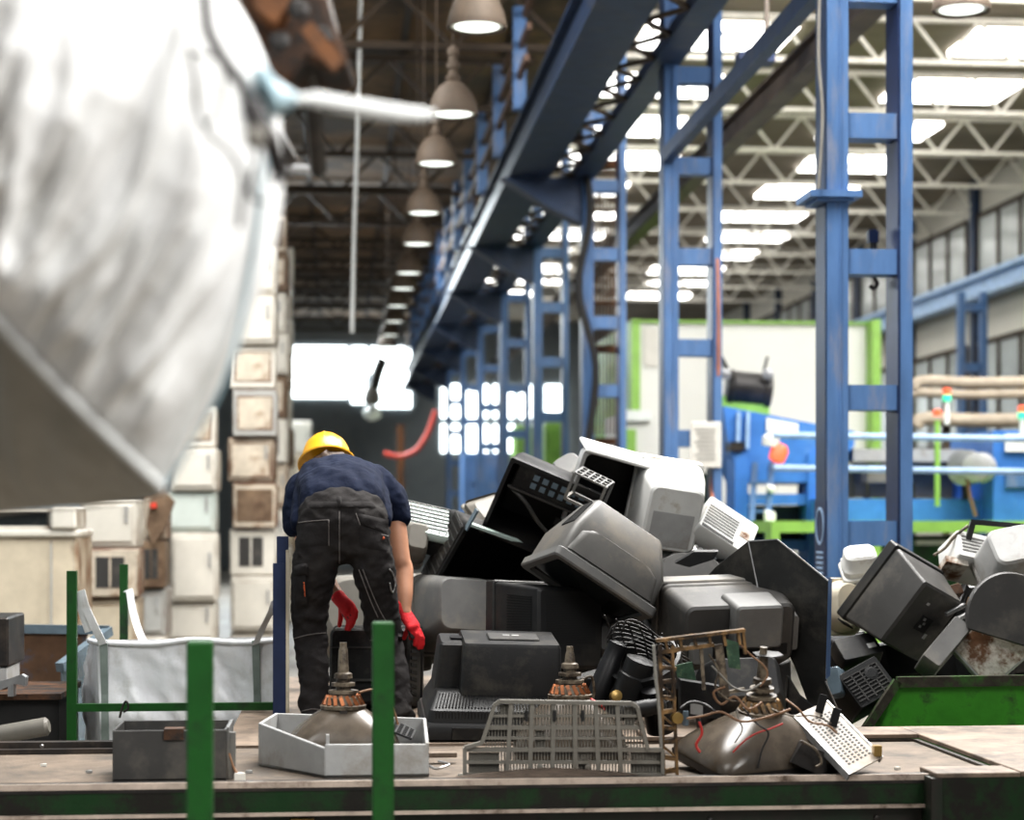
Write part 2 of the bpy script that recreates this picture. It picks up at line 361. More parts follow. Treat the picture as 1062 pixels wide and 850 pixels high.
for i in range(8):
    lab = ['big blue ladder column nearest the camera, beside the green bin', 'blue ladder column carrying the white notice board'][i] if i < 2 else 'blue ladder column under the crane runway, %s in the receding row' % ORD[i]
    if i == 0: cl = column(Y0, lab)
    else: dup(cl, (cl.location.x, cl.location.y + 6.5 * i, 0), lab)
col1 = cl
# bracket plate and oval plate belonging to the first column
MB().bx(P(838, 0, 13).x, P(893, 0, 13).x, Y0 - .06, Y0 + .35, P(0, 205, 13).z, P(0, 198, 13).z).bx(P(846, 0, 13).x, P(885, 0, 13).x, Y0 - .03, Y0 + .3, P(0, 209, 13).z, P(0, 205, 13).z).build('bracket_plate', 'blue', col1)
def ringoval(mb, c, rx, rz, w, X, Z, n=28):
    for k in range(n):
        a, b = 2 * math.pi * k / n, 2 * math.pi * (k + 1) / n
        mb.bar(c + X * rx * math.cos(a) + Z * rz * math.sin(a), c + X * rx * math.cos(b) + Z * rz * math.sin(b), w, .004, X.cross(Z))
    return mb
pl = MB(); cc = P(852.5, 562, 13.1); cc.x = XA - .012
pl.box((cc.x + .004, Y0 + .15, cc.z), (.008, .3, .56)); pl.build('stencil_plate', 'bluen', col1)
ov = MB(); ringoval(ov, V((cc.x - .003, Y0 + .15, cc.z + .11)), .1, .12, .016, V((0, -1, 0)), UP)
for j in range(5): ov.box((cc.x - .003, Y0 + .15, cc.z - .07 - j * .035), (.004, .17, .014))
ov.build('oval_emblem', 'rail', col1)
# crane runway
def hall_bar(name, x0, x1, z0, z1, ya, yb, m): return MB().bx(x0, x1, ya, yb, z0, z1).build(name, m)
rw = thing('crane_runway', 'long blue crane runway girder carried by the middle column row', 'crane runway', (2.7, 26, 6.3))
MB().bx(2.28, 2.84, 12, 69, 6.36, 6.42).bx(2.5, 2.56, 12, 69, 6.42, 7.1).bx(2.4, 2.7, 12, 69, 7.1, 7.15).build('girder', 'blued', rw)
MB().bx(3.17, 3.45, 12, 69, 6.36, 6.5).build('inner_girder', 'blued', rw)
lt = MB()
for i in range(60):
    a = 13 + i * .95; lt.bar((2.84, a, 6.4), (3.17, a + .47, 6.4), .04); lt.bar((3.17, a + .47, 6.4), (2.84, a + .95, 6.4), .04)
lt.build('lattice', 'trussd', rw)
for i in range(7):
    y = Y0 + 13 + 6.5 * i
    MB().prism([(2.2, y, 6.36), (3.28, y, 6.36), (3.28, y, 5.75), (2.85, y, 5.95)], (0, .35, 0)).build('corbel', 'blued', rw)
hr = MB()
for x_, z in ((2.33, 7.5), (2.36, 7.9), (2.4, 8.3)): hr.bx(x_, x_ + .06, 24, 69, z, z + .09)
hr.build('walkway_rail', 'orust2', rw)
for i in range(12):
    y = 25 + i * 3.25; MB().bx(2.28, 2.45, y, y + .14, 7.1, 8.45).build('rail_post', 'blue', rw)
tag(hall_bar('crane_runway_beam', 4.74, 4.96, 6.36, 6.41, 16, 69, 'crane'), 'dusty brown crane beam of the right bay running into the distance', 'crane beam')
bb = MB().bx(4.83, 4.87, 16, 69, 6.41, 6.66).bx(4.77, 4.93, 16, 69, 6.66, 6.7)
bb.build('beam_web', 'crane', [o for o in COL.objects if o.name == 'crane_runway_beam'][0])
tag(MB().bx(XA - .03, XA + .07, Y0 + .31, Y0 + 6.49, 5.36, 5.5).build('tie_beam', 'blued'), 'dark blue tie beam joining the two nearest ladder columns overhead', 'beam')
pd = thing('beam_trolley', 'dark blue trolley plate hanging under a thin rod near the roof', 'trolley', P(782, 62, 16.2))
MB().box(P(783, 61, 16.2), (.3, .2, .08)).box(P(783, 56, 16.2), (.16, .14, .06)).build('plate', 'bluen', pd)
MB().bar(P(795, 52, 16.2), P(795, -90, 16.2), .035).build('rod', 'crane', pd)
nb = thing('notice_board', 'white notice board with faint grey lines on the second blue column', 'sign', P(732, 486, 19.2))
MB().box(P(732, 461, 19.49), (.314, .03, .466)).build('panel', 'paper', nb, bevel=.008)
ln = MB()
for j in range(8): ln.box(P(731 + (j % 3), 445 + j * 4.4, 19.47), (.22 - .03 * (j % 3), .008, .016))
ln.build('faint_lines', 'ink', nb)
tag(MB().tube(smoothpath([P(744, 268, 19.4), P(745, 330, 19.4), P(744, 430, 19.62), P(738, 500, 19.6), P(742, 540, 19.3), P(737, 600, 19.3)]), .017, 6).build('hanging_cable', 'orangec'), 'orange cable running down the second blue column past the notice board', 'cable')
tag(MB().tube(smoothpath([P(575, 60, 27), P(600, 140, 26), P(612, 220, 25.8), P(600, 300, 25.8), P(618, 380, 25.8), P(608, 470, 25.8)]), .05, 6).build('hanging_cable', 'wireb'), 'thick black cable looping down beside the third ladder column', 'cable')
tag(MB().tube(smoothpath([P(850, -5, 12.9), P(849, 60, 12.9), P(853, 120, 12.9), P(849, 196, 12.9)]), .012, 6).build('hanging_cable', 'wireg'), 'thin grey cable down the left edge of the nearest blue column', 'cable')
hk = thing('load_hook', 'small dark load hook hanging inside the nearest blue column', 'hook', P(906, 300, 13.4))
MB().tube([P(905, 238, 13.4), P(905, 250, 13.4)], .03, 8).box(P(905, 246, 13.4), (.07, .06, .08)).build('block', 'bluen', hk)
MB().tube([P(906, 250, 13.4), P(906, 288, 13.4)], .024, 8).tube(smoothpath([P(906, 288, 13.4), P(910, 294, 13.4), P(906, 299, 13.4), P(902, 296, 13.4)]), .013, 6).build('shank', 'iron', hk)
mesh_ = MB()
for i in range(9): mesh_.bar(P(613 + i * 3.6, 160, 26.6), P(613 + i * 3.6, 450, 26.6), .016)
for i in range(7): mesh_.bar(P(611, 170 + i * 48, 26.6), P(645, 170 + i * 48, 26.6), .05 if i % 2 else .1)
tag(mesh_.build('mesh_screen', 'orust'), 'rust brown wire mesh screen between the legs of the third column', 'screen')

# lamps
def lamp(loc, label):
    t = thing('pendant_lamp', label, 'lamp', loc, 'dusty dome lamps hanging in a receding row')
    x, y, z = loc
    prof = [(.225, 0), (.228, .02), (.222, .06), (.205, .13), (.175, .2), (.13, .26), (.085, .295), (.055, .31)]
    MB().lathe(loc, UP, prof + [(.05, .305), (.08, .285), (.125, .25), (.168, .19), (.198, .12), (.215, .05), (.218, .01)], 28, close=True).build('shade', 'shade', t, smooth=45)
    MB().lathe((x, y, z + .018), UP, [(.02, .25), (.1, .225), (.155, .17), (.186, .1), (.2, .03), (.2, .0)], 24).build('reflector', 'lampin', t, smooth=60)
    MB().lathe((x, y, z + .014), UP, [(.17, 0), (.17, .012)], 24).build('lens', 'bulb', t)
    MB().lathe((x, y, z + .3), UP, [(.055, 0), (.07, .02), (.07, .06), (.045, .07), (.045, .12), (.062, .13), (.062, .17), (.042, .18), (.042, .24), (.055, .25), (.055, .3), (.03, .32), (.012, .34)], 16).build('socket', 'shade', t, smooth=40)
    MB().bx(x - .008, x + .008, y - .008, y + .008, z + .6, 8.99).build('cable', 'trussd', t)
    return t
for i in range(11):
    d = [14.5, 17.5, 20.3, 23.2, 25.9, 28.8, 31.7, 34.6, 37.5, 40.4, 43.3][i]
    px = [494.5, 470, 452.5, 439.5, 433, 424, 418, 412, 409, 404.5, 401.5][i]; py = [30, 120, 171, 222, 254, 284, 300, 318, 334, 348, 360][i]
    if i == 0: L0 = lamp(P(px, py, d), 'dusty brown dome lamp at the top edge, nearest of the hanging row')
    else: dup(L0, P(px, py, d), 'dusty brown dome lamp, %s in the hanging row counted from the camera' % ORD[i])
dup(L0, P(997, 12, 15.2), 'dusty dome lamp hanging alone at the top right, beside the nearest column')
tag(MB().tube([P(375, -40, 26), P(371, 120, 26), P(367, 250, 26), P(365, 345, 26)], .03, 6).build('hanging_rope', 'strap'), 'long pale rope hanging from the dark roof left of the lamps', 'rope')
ph = thing('pendant_hook', 'dark crane hook block with a pale bulb hanging before the far windows', 'hook', P(386, 436, 42))
MB().tube([P(397, 372, 42), P(391, 388, 42), P(388, 402, 42)], .12, 8).build('chain', 'iron', ph)
MB().lathe(P(386, 420, 42), UP, [(.1, 0), (.2, .1), (.16, .3), (.08, .42)], 12).build('block', 'wgrey', ph, smooth=50)
MB().lathe(P(386, 436, 42), UP, [(.05, 0), (.2, .08), (.22, .2), (.1, .32)], 12).build('bulb', 'lampin', ph, smooth=60)
tag(MB().tube(smoothpath([P(398, 470, 44), P(415, 473, 44), P(432, 466, 44), P(444, 448, 44), P(452, 425, 44)]), .06, 6).build('hose', 'red'), 'red hose sagging in front of the far grey wall', 'hose')
tag(MB().bx(P(412, 0, 46).x, P(419, 0, 46).x, 46, 46.2, 0, P(0, 440, 46).z).build('post', 'orust'), 'rusty post standing near the far grey wall', 'post')

# ------------------------------------------------------------------ machines beyond the columns
def pbox(mb, x0, y0, x1, y1, d, dep, pts=None):
    a, b = P(x0, y0, d), P(x1, y1, d); ym = a.y
    return mb.bx(a.x, b.x, ym, ym + dep, b.z, a.z)
e = thing('machine_enclosure', 'large white panelled machine enclosure edged in lime green', 'machine', P(785, 600, 29))
pbox(MB(), 664, 334, 905, 660, 29, 4).build('panel', 'wall', e)
for a, b in ((655, 664), (905, 914)): pbox(MB(), a, 331, b, 660, 28.95, 4.1).build('green_corner', 'gmach', e)
pbox(MB(), 655, 331.5, 914, 334, 28.9, 4.2).build('top_trim', 'gmach', e)
pbox(MB(), 668, 340, 683, 380, 28.97, .02).build('access_panel', 'paper', e)
g = thing('process_cabinet', 'low white cabinet with a green foot left of the second column', 'cabinet', P(660, 560, 27))
pbox(MB(), 640, 430, 683, 669.5, 27, 1.2).build('body', 'wall', g); pbox(MB(), 642, 445, 660, 470, 26.96, .05).build('green_panel', 'gmach', g); pbox(MB(), 646, 425, 676, 436, 26.9, .4).build('roll', 'lampin', g)
for i, (x0, y0, x1, y1, d, m, lb) in enumerate(((566, 438, 586, 560, 34, 'gmach', 'bright green machine cabinet seen between the third and fourth columns'), (536, 440, 552, 560, 40, 'gmach', 'narrow green cabinet far back between the columns'),
        (480, 470, 520, 560, 47, 'blue', 'blue machine housing low in the far distance'), (590, 480, 640, 600, 33, 'green', 'dark green machine housing behind the top of the heap'), (690, 490, 750, 600, 24, 'gbeam', 'grimy green machine frame behind the notice board'))):
    t = thing('machine_cabinet', lb, 'cabinet', P((x0 + x1) / 2, y1, d))
    pbox(MB(), x0, y0, x1, 540 + 3495 / d, d, 1.2).build('body', m, t, bevel=.03); pbox(MB(), x0 + (x1 - x0) * .2, y0 + 12, x1 - (x1 - x0) * .2, y0 + 30, d - .03, .05).build('door', m, t)
# blue shredder hopper
h = thing('shredder_hopper', 'bright blue shredder hopper with sloping top and white patches', 'machine', P(800, 600, 22))
MB().prism([P(x, y, 22) for x, y in ((750, 421), (886, 447), (886, 462), (852, 500), (770, 500), (757, 470))], FWD * 1.6).build('hopper', 'bluem', h)
for a, b in ((762, 776), (838, 852)): pbox(MB(), a, 470, b, 610, 21.95, .5).build('support', 'bluem', h)
for y in (512, 560): pbox(MB(), 776, y, 838, y + 11, 21.97, .3).build('cross_beam', 'bluem', h)
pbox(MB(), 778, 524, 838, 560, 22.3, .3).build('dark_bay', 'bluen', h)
MB().prism([P(x, y, 21.97) for x, y in ((795, 433), (828, 439), (828, 452), (795, 447))], FWD * .02).build('white_patch', 'wall', h)
pbox(MB(), 758, 458, 772, 467, 21.9, .3).build('bracket_block', 'iron', h)
for a in (766, 776): MB().bar(P(a, 427, 21.96), P(a - 1, 465, 21.96), .04).build('rib', 'rail', h)
for a in (783, 800): MB().bar(P(a, 480, 21.7), P(a - 8, 610, 21.4), .06).build('ladder_stile', 'blue', h)
for j in range(7): MB().bar(P(782 - j, 500 + j * 15, 21.6), P(799 - j, 500 + j * 15, 21.6), .03).build('rung', 'blue', h)
for i, (x, y, w, hh) in enumerate(((799, 545, 12, 34), (785, 590, 14, 20), (800, 506, 10, 10))):
    tag(MB().prism([P(x - w / 2, y - hh / 2, 21.5), P(x + w / 2, y - hh / 2 + 3, 21.5), P(x + w / 2 - 2, y + hh / 2, 21.5), P(x - w / 2 + 1, y + hh / 2 - 2, 21.5)], FWD * .1).build('white_sack', 'wall', bevel=.02), ['white sack hanging on the ladder of the blue hopper', 'white rag at the foot of the blue hopper', 'small white rag on the blue cross beam'][i], 'sack')
wl = thing('warning_lamp', 'orange and white warning lamp on the blue hopper', 'lamp', P(803, 482, 21.4))
MB().lathe(P(804, 480, 21.5), W((.35, 0, 1)), [(.02, 0), (.09, .03), (.1, .16), (.06, .22)], 14).build('lens', 'lred', wl, smooth=50)
MB().lathe(P(799, 458, 21.5), W((.2, 0, 1)), [(.09, -.05), (.1, .04), (.05, .09)], 14).build('cap', 'wall', wl, smooth=50)
mo = thing('drive_motor', 'dark drum motor lying on a lime green base above the hopper', 'motor', P(775, 424, 23))
MB().lathe(P(752, 401, 23), W((1, 0, -.1)), [(.1, 0), (.2, .02), (.22, .08), (.2, .1), (.2, .46), (.22, .48), (.22, .54), (.14, .56)], 22).build('drum', 'iron', mo, smooth=40)
for x in (752, 796): MB().lathe(P(x, 388, 22.8), W((0, -1, 0)), [(.06, -.02), (.07, .05), (.02, .06)], 12).build('end_cap', 'steel', mo)
MB().prism([P(752, 380, 23), P(748, 366, 23), P(758, 385, 23), P(760, 396, 23)], FWD * .2).build('fin', 'iron', mo)
MB().bar(P(792, 385, 23), P(796, 370, 23), .03).build('lever', 'iron', mo)
MB().prism([P(748, 410, 22.9), P(798, 418, 22.9), P(798, 430, 22.9), P(748, 424, 22.9)], FWD * .7).build('base', 'gmach', mo)
# conveyor line to the right
cv = thing('sorting_line', 'blue sorting line frame with grey duct on a lime green platform', 'machine', P(950, 600, 21))
pbox(MB(), 800, 540, 1120, 552, 20.5, 2.5).build('green_edge', 'gmach', cv)
for a in (800, 905, 1110): pbox(MB(), a, 552, a + 9, 710, 20.5, .3).build('green_leg', 'gmach', cv)
pbox(MB(), 905, 556, 1120, 610, 21.2, 1.2).build('underside', 'green', cv); pbox(MB(), 950, 560, 1120, 565, 21.1, .08).build('cable_tray', 'strap', cv)
pbox(MB(), 850, 517, 1032, 540, 21.5, 1).build('blue_beam', 'bluem', cv); pbox(MB(), 885, 465, 1030, 478, 22.2, .5).build('duct', 'lgrey', cv)
pbox(MB(), 886, 480, 1020, 516, 22.6, .5).build('grey_bed', 'wgrey', cv)
pbox(MB(), 1030, 446, 1120, 540, 21.3, 1.5).build('blue_cabinet', 'bluem', cv); pbox(MB(), 1043, 450, 1100, 468, 21.26, .03).build('white_plate', 'wall', cv); pbox(MB(), 1043, 490, 1100, 505, 21.27, .03).build('blue_door', 'blue', cv)
pbox(MB(), 900, 482, 924, 500, 21.9, .3).build('gearbox', 'wgrey', cv)
for x in (898, 945, 1000): pbox(MB(), x, 500, x + 4, 518, 21.6, .1).build('strut', 'iron', cv)
for y in (453, 487): tag(MB().tube([P(802, y - 2, 20), P(1120, y + 3, 20)], .035, 8).build('handrail', 'rail'), 'pale blue horizontal handrail pipe, the %s of two behind the nearest column' % ('upper' if y < 460 else 'lower'), 'handrail')
em = thing('electric_motor', 'round grey electric motor at the end of the sorting line', 'motor', P(1015, 505, 21.2))
MB().lathe(P(1019, 485, 21.3), W((-.5, -.8, 0)), [(.1, .25), (.16, .22), (.17, .02), (.15, 0), (.05, -.02)], 20).build('housing', 'lgrey', em, smooth=40)
MB().lathe(P(1005, 485, 21.5), W((-.5, -.8, 0)), [(.05, .2), (.2, .17), (.2, 0)], 20).build('fan_cover', 'steel', em, smooth=40)
MB().tube([P(1003, 495, 21.2), P(1006, 515, 21.2), P(1012, 535, 21.2)], .02, 6).build('cable', 'wire', em)
for j, (x, y0, y1, lb) in enumerate(((982, 402, 440, 'signal tower with red over green lens beside the tan ducts'), (972, 424, 525, 'signal tower with a single red lens on a lime green pole'), (1060, 420, 450, 'signal tower at the right edge above the blue cabinet'))):
    s = thing('signal_tower', lb, 'signal lamp', P(x, y1, 20.8))
    MB().tube([P(x, y1, 20.8), P(x, y0 + 12, 20.8)], .03, 8).build('pole', 'gmach' if j == 1 else 'lampin', s)
    MB().lathe(P(x, y0 + 6, 20.8), UP, [(.045, -.01), (.045, .05), (.02, .06)], 12).build('red_lens', 'lred', s)
    if j != 1: MB().lathe(P(x, y0 + 13, 20.8), UP, [(.045, -.01), (.045, .06)], 12).build('green_lens', 'lgreen', s)
dk = thing('duct_rack', 'rack of three tan air ducts running along the right side', 'air duct', P(1010, 560, 24))
for x_ in (985, 1075): MB().bx(P(x_, 0, 24).x - .04, P(x_, 0, 24).x + .04, P(x_, 0, 24).y + .1, P(x_, 0, 24).y + .18, .002, P(0, 392, 24).z).build('support', 'trussd', dk)
for j, (y, r, x0) in enumerate(((397, .075, 948), (409, .06, 940), (436, .09, 950))):
    MB().tube(smoothpath([P(x0, y + 6, 24), P(x0 + 10, y - 2, 24), P(x0 + 70, y, 24), P(1130, y - 3, 24)]), r, 10).build('air_duct', 'tan', dk, smooth=60)
# ------------------------------------------------------------------ stacked old appliances on the left
WORD = {'apw': 'white', 'apc': 'cream', 'apg': 'pale grey', 'apr': 'rust stained', 'apb': 'brown bare-backed', 'apm': 'mint white'}
def appliance(x0, x1, y0, y1, d, m, label, group, dep=.58, kind=0, yaw=0.0):
    a, b = P(x0, y1, d), P(x1, y0, d); w = b.x - a.x; hh = b.z - a.z
    R = Matrix.Rotation(yaw, 3, 'Z')
    t = thing('old_appliance', label, 'appliance', ((a.x + b.x) / 2, (a.y + b.y) / 2 + dep / 2, a.z), group, R)
    MB().bx(-w / 2, w / 2, -dep / 2, dep / 2, .004, hh - .004).build('cabinet', m, t, False, bevel=.018)
    f = -dep / 2
    if kind == 0:    # door seen from the front
        MB().bx(-w / 2 + .03, w / 2 - .03, f - .025, f, .05, hh - .06).build('door', m, t, False, bevel=.012)
        MB().bx(w / 2 - .1, w / 2 - .075, f - .045, f - .02, hh * .5, hh * .5 + .16).build('handle', 'lgrey', t, False)
    elif kind == 1:  # washing machine: control strip and round door
        MB().bx(-w / 2 + .02, w / 2 - .02, f - .02, f, hh - .15, hh - .03).build('control_strip', 'lgrey', t, False)
        MB().lathe((0, f, hh * .45), (0, -1, 0), [(.17, 0), (.17, .02), (.14, .035), (.12, .015), (.01, .01)], 20).build('door', 'apg', t, False, smooth=40)
        MB().lathe((w / 2 - .1, f - .02, hh - .09), (0, -1, 0), [(.03, 0), (.025, .02)], 12).build('knob', 'dgrey', t, False)
    elif kind == 2:  # open frame with a dark inside
        MB().bx(-w * .3, w * .22, f - .004, f, hh * .2, hh * .82).build('opening', 'dgrey', t, False)
        MB().bx(-w * .06, -w * .02, f - .012, f - .004, hh * .2, hh * .82).build('divider', m, t, False)
    else:            # back panel
        MB().bx(-w / 2 + .05, w / 2 - .05, f - .008, f, .08, hh - .08).build('back_panel', 'apr' if m != 'apr' else 'apb', t, False)
    # side seam
    MB().bx(w / 2, w / 2 + .006, -dep * .32, dep * .4, .06, hh - .06).build('side_panel', m, t, False)
    return t
def stack(x0, x1, ys, d, mats, where, kinds, jit=2.0, dep=.58):
    n = len(ys) - 1
    for i in range(n):
        m = mats[i % len(mats)]; j = jit * math.sin(i * 2.7 + x0)
        top = 'topmost' if i == 0 else ORD[i] + ' from the top'
        appliance(x0 + j, x1 + j * .6, ys[i], ys[i + 1], d + .04 * math.cos(i * 3.1), m, '%s appliance, %s of the stack %s' % (WORD[m], top, where), 'stacked old appliances along the left wall', dep, kinds[i % len(kinds)], .03 * math.sin(i * 1.9 + d))
stack(239, 286, [254, 305, 357, 403, 453, 500, 548, 597, 655, 699], 22, ['apw', 'apw', 'apw', 'apg', 'apr', 'apr', 'apw', 'apw', 'apw'], 'just left of the worker', [0, 0, 3, 3, 0, 3, 2, 0, 0])
stack(175, 224, [420, 464, 509, 552, 624, 666, 706.7], 21, ['apw', 'apw', 'apm', 'apw', 'apw', 'apc'], 'below the hanging bag', [3, 0, 0, 0, 0, 0])
stack(86, 143, [516, 568, 620, 676, 734.4], 18, ['apw', 'apr', 'apc', 'apw'], 'right of the big freezer', [0, 2, 0, 1])
stack(146, 172, [512, 560, 610, 660, 715], 20, ['apr', 'apb', 'apg', 'apw'], 'squeezed narrow behind the green posts', [0, 2, 0, 0])
stack(269, 298, [222, 262, 302, 345, 388, 434, 480, 528, 576, 626, 669.6], 27, ['apr', 'apb', 'apw', 'apw', 'apb', 'apw', 'apr', 'apw', 'apc', 'apw'], 'that rises highest', [3, 3, 0, 0, 3, 2, 0, 0, 3, 0])
stack(284, 303, [256, 292, 330, 368, 404, 444, 484, 524, 565, 606, 646], 33, ['apw', 'apc', 'apw', 'apr', 'apw', 'apb', 'apw', 'apc', 'apw', 'apw'], 'behind the highest stack', [0, 0, 3, 0])
stack(300, 324, [436, 472, 508, 545, 582, 617.7], 45, ['apw', 'apc', 'apw', 'apr', 'apw'], 'farthest down the aisle', [0, 3])
t = thing('chest_freezer', 'wide cream chest freezer at the left edge behind the rusty skip', 'freezer', P(20, 655, 15))
pbox(MB(), -60, 556, 79, 655, 15, .9).build('cabinet', 'apc', t, bevel=.02); pbox(MB(), -60, 549, 80, 557, 14.96, .95).build('lid', 'apw', t, bevel=.015)
pbox(MB(), 52, 560, 54, 652, 14.99, .02).build('seam', 'apg', t)
t = thing('glass_lid', 'dark glass freezer lid lying on the cream freezer', 'lid', P(0, 549, 15.1))
pbox(MB(), -60, 530, 47, 545, 15.05, .6).build('glass', 'screen', t); pbox(MB(), -60, 526, 50, 530, 15, .65).build('frame', 'apw', t); pbox(MB(), -60, 545, 50, 548.8, 15, .65).build('frame', 'apw', t)
tag(pbox(MB(), 52, 524, 79, 548.8, 15.0, .6).build('white_carton', 'apw', bevel=.02), 'small white box on the right end of the cream freezer', 'box')
t = thing('chest_freezer', 'low white cabinet under the cream freezer, half hidden by the skip', 'freezer', P(20, 757, 15.0))
pbox(MB(), -60, 656, 78, 772, 15, .9).build('cabinet', 'apw', t, bevel=.02); pbox(MB(), -50, 664, 70, 752, 14.97, .04).build('door', 'apw', t)
tag(pbox(MB(), 156, 521, 162, 526.5, 19.85, .06).build('red_clip', 'red'), 'small red clip among the brown panels below the bag corner', 'clip')
tag(MB().prism([P(x, y, 19.92) for x, y in ((156, 512), (168, 505), (181, 520), (172, 545), (158, 566), (152, 545))], FWD * .04).build('torn_sheet', 'apb'), 'torn brown sheet hanging below the bag corner', 'sheet')

# rusty skip and machinery at the left edge
t = thing('rusty_skip', 'rusted brown and blue steel skip at the left edge', 'skip', P(50, 760, 10.9))
MB().prism([P(x, y, 10.9) for x, y in ((-40, 652), (92, 652), (60, 735), (60, 790), (-40, 790))], FWD * .05).build('front_plate', 'skip', t)
MB().hexa([P(66, 720, 10.4), P(66, 790, 10.4), P(106, 790, 10.9), P(106, 660, 11.3), P(63, 690, 10.4), P(63, 790, 10.42), P(103, 790, 10.95), P(103, 655, 11.32)]).build('side_plate', 'bluegl', t)
MB().bar(P(-40, 651, 10.9), P(113, 653, 10.9), .05).bar(P(113, 654, 10.9), P(62, 692, 10.4), .05).build('rim', 'bluegl', t)
t = thing('roller_machine', 'dark machine block with steel hook and roller at the left edge', 'machine', P(20, 800, 9.2))
pbox(MB(), -40, 640, 8, 692, 9.6, .5).build('block', 'iron', t, bevel=.01); pbox(MB(), -40, 724, 60, 800, 9.4, .7).build('housing', 'slot', t)
pbox(MB(), -40, 720, 62, 726, 9.35, .75).build('top_edge', 'rust', t); pbox(MB(), -40, 693, 6, 712, 9.6, .4).build('plate', 'lgrey', t)
MB().prism([P(x, y, 9.3) for x, y in ((-40, 722), (-10, 708), (8, 704), (22, 699), (27, 702), (26, 711), (21, 710), (14, 709), (14, 722), (8, 722), (8, 712), (-6, 718))], FWD * .05).build('hook', 'steel', t)
MB().tube([P(-30, 767, 9.1), P(48, 753, 9.1)], [.045, .045], 14).tube([P(48, 753, 9.1), P(51, 752.5, 9.1)], [.045, .03], 14).build('roller', 'wgrey', t, smooth=40)
tag(MB().bx(P(-30, 0, 8.05).x, P(3, 0, 8.05).x, 7.99, 8.05, .849, .905).build('blue_block', 'rail', bevel=.01), 'small pale blue block on the rail at the left edge', 'block')

# ------------------------------------------------------------------ hanging bulk bag in front
def patch(mb, q, nu, nv, bulge, wr, seed, bow=None, fold=None):
    n = qn(q); vs = []; fs = []
    for j in range(nv + 1):
        for i in range(nu + 1):
            u, v = i / nu, j / nv; p = bil(q, u, v)
            e = (math.sin(math.pi * u) * math.sin(math.pi * v)) ** .6
            w_ = noise.noise(V((u * 7 + v * 2.2, v * 1.5 - u * .6, seed))) + .55 * noise.noise(V((u * 15 + v * 5, v * 2.6, seed + 5))) + .3 * noise.noise(V((u * 4, v * 9 + u * 5, seed + 9)))
            edge = min(1, 8 * u * (1 - u) + .0) * min(1, 8 * v * (1 - v) + .0)
            wob = 0
            if fold: w_ = fold(u, v)
            vs.append(p + n * (bulge * e + wr * w_ * (.25 + .75 * edge) * edge) + (bow(u, v) if bow else V((0, 0, 0))))
            fs.append((i, j))
    g = lambda i, j: j * (nu + 1) + i
    return mb.add(vs, [(g(i, j), g(i + 1, j), g(i + 1, j + 1), g(i, j + 1)) for j in range(nv) for i in range(nu)])
A, Cc = P(-70, 255, 2.75), P(172, 508, 3.0); T, U = P(200, -60, 2.8), P(-80, -170, 2.45); S2 = P(252, 330, 3.0)
B, D = P(-120, 545, 3.6), P(160, 515, 3.35); E = P(208, -60, 3.3); G = P(-80, -170, 3.2)
bag = thing('bulk_bag', 'huge crumpled white bulk bag hanging blurred in the upper left foreground', 'bag', P(60, 525, 3.1))
def bagfold(u, v):
    low = max(0, 1 - v * 1.15); N_ = noise.noise
    a_ = u * 9 - v * 3.5
    f1 = .5 - 1.7 * abs(N_(V((a_, v * 1.6, 3.1)))); f2 = .5 - 1.7 * abs(N_(V((a_ * 1.9 + 4, v * 3 + u, 8.2)))); f3 = N_(V((u * 3.2, v * 2.6 - u, 5.5)))
    return f1 * (.1 + 2.6 * low) + f2 * (.03 + .9 * low) + f3 * .3 + .1 * (.5 - 2 * abs(N_(V((u * 4 + v * 6, v * 7 - u * 5, 1.1)))))
BW = lambda s, v: RGT * (.128 * math.sin(math.pi * v ** 1.2) * s)
fb = MB(); patch(fb, [A, Cc, T, U], 110, 140, .04, .026, 1.3, lambda u, v: BW(u ** 1.5, v), bagfold)
patch(fb, [Cc, D, E, T], 12, 140, .03, .012, 4.4, lambda u, v: BW(1, v)); patch(fb, [U, T, E, G], 30, 12, .0, .0, 6); patch(fb, [D, B, G, E], 30, 140, .06, .01, 7.7, lambda u, v: BW((1 - u) ** 1.5, v)); patch(fb, [B, A, U, G], 12, 30, .0, .0, 8)
fb.build('bag_body', 'bag', bag, smooth=180)
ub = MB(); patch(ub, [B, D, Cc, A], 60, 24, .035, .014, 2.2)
ub.build('bag_base', 'bagd', bag, smooth=180)  # underside shade put into a darker copy of the bag fabric
MB().tube(smoothpath([lerp(A, Cc, t_) + W((0, -.008, 0)) * 1 + UP * (-.012 * math.sin(t_ * 3.14)) for t_ in (0, .2, .4, .6, .8, 1)]), .0075, 8).build('base_seam', 'strap', bag, smooth=180)
MB().tube(smoothpath([P(172, 506, 2.99), P(205, 450, 2.96), P(238, 380, 2.93), P(262, 270, 2.9), P(277, 160, 2.85)]), .0035, 6).build('side_seam', 'strapb', bag, smooth=180)
# spout drawn out to a twisted white sleeve
fan = MB()
fan.loft([[P(x, y, dd) for x, y, dd in r] for r in ([(268, 60, 2.86), (278, 78, 2.8), (282, 100, 2.8), (279, 134, 2.86), (270, 110, 2.95), (266, 80, 2.95)],
      [(285, 82, 2.9), (290, 90, 2.86), (292, 104, 2.86), (288, 120, 2.9), (284, 106, 2.95), (283, 92, 2.95)], [(306, 95, 2.95), (308, 97, 2.93), (308, 105, 2.93), (306, 111, 2.95), (303, 106, 2.98), (303, 98, 2.98)])])
fan.build('spout', 'strapb', bag, smooth=180)
MB().tube(smoothpath([P(303, 103, 2.95), P(325, 103, 2.98), P(360, 109, 3.02), P(400, 116, 3.06), P(430, 119, 3.1), P(450, 119, 3.12)]), [.008] * 6 + [.012] * 8 + [.014] * 8 + [.012] * 5 + [.008] * 4, 10).build('sleeve', 'strap', bag, smooth=180)
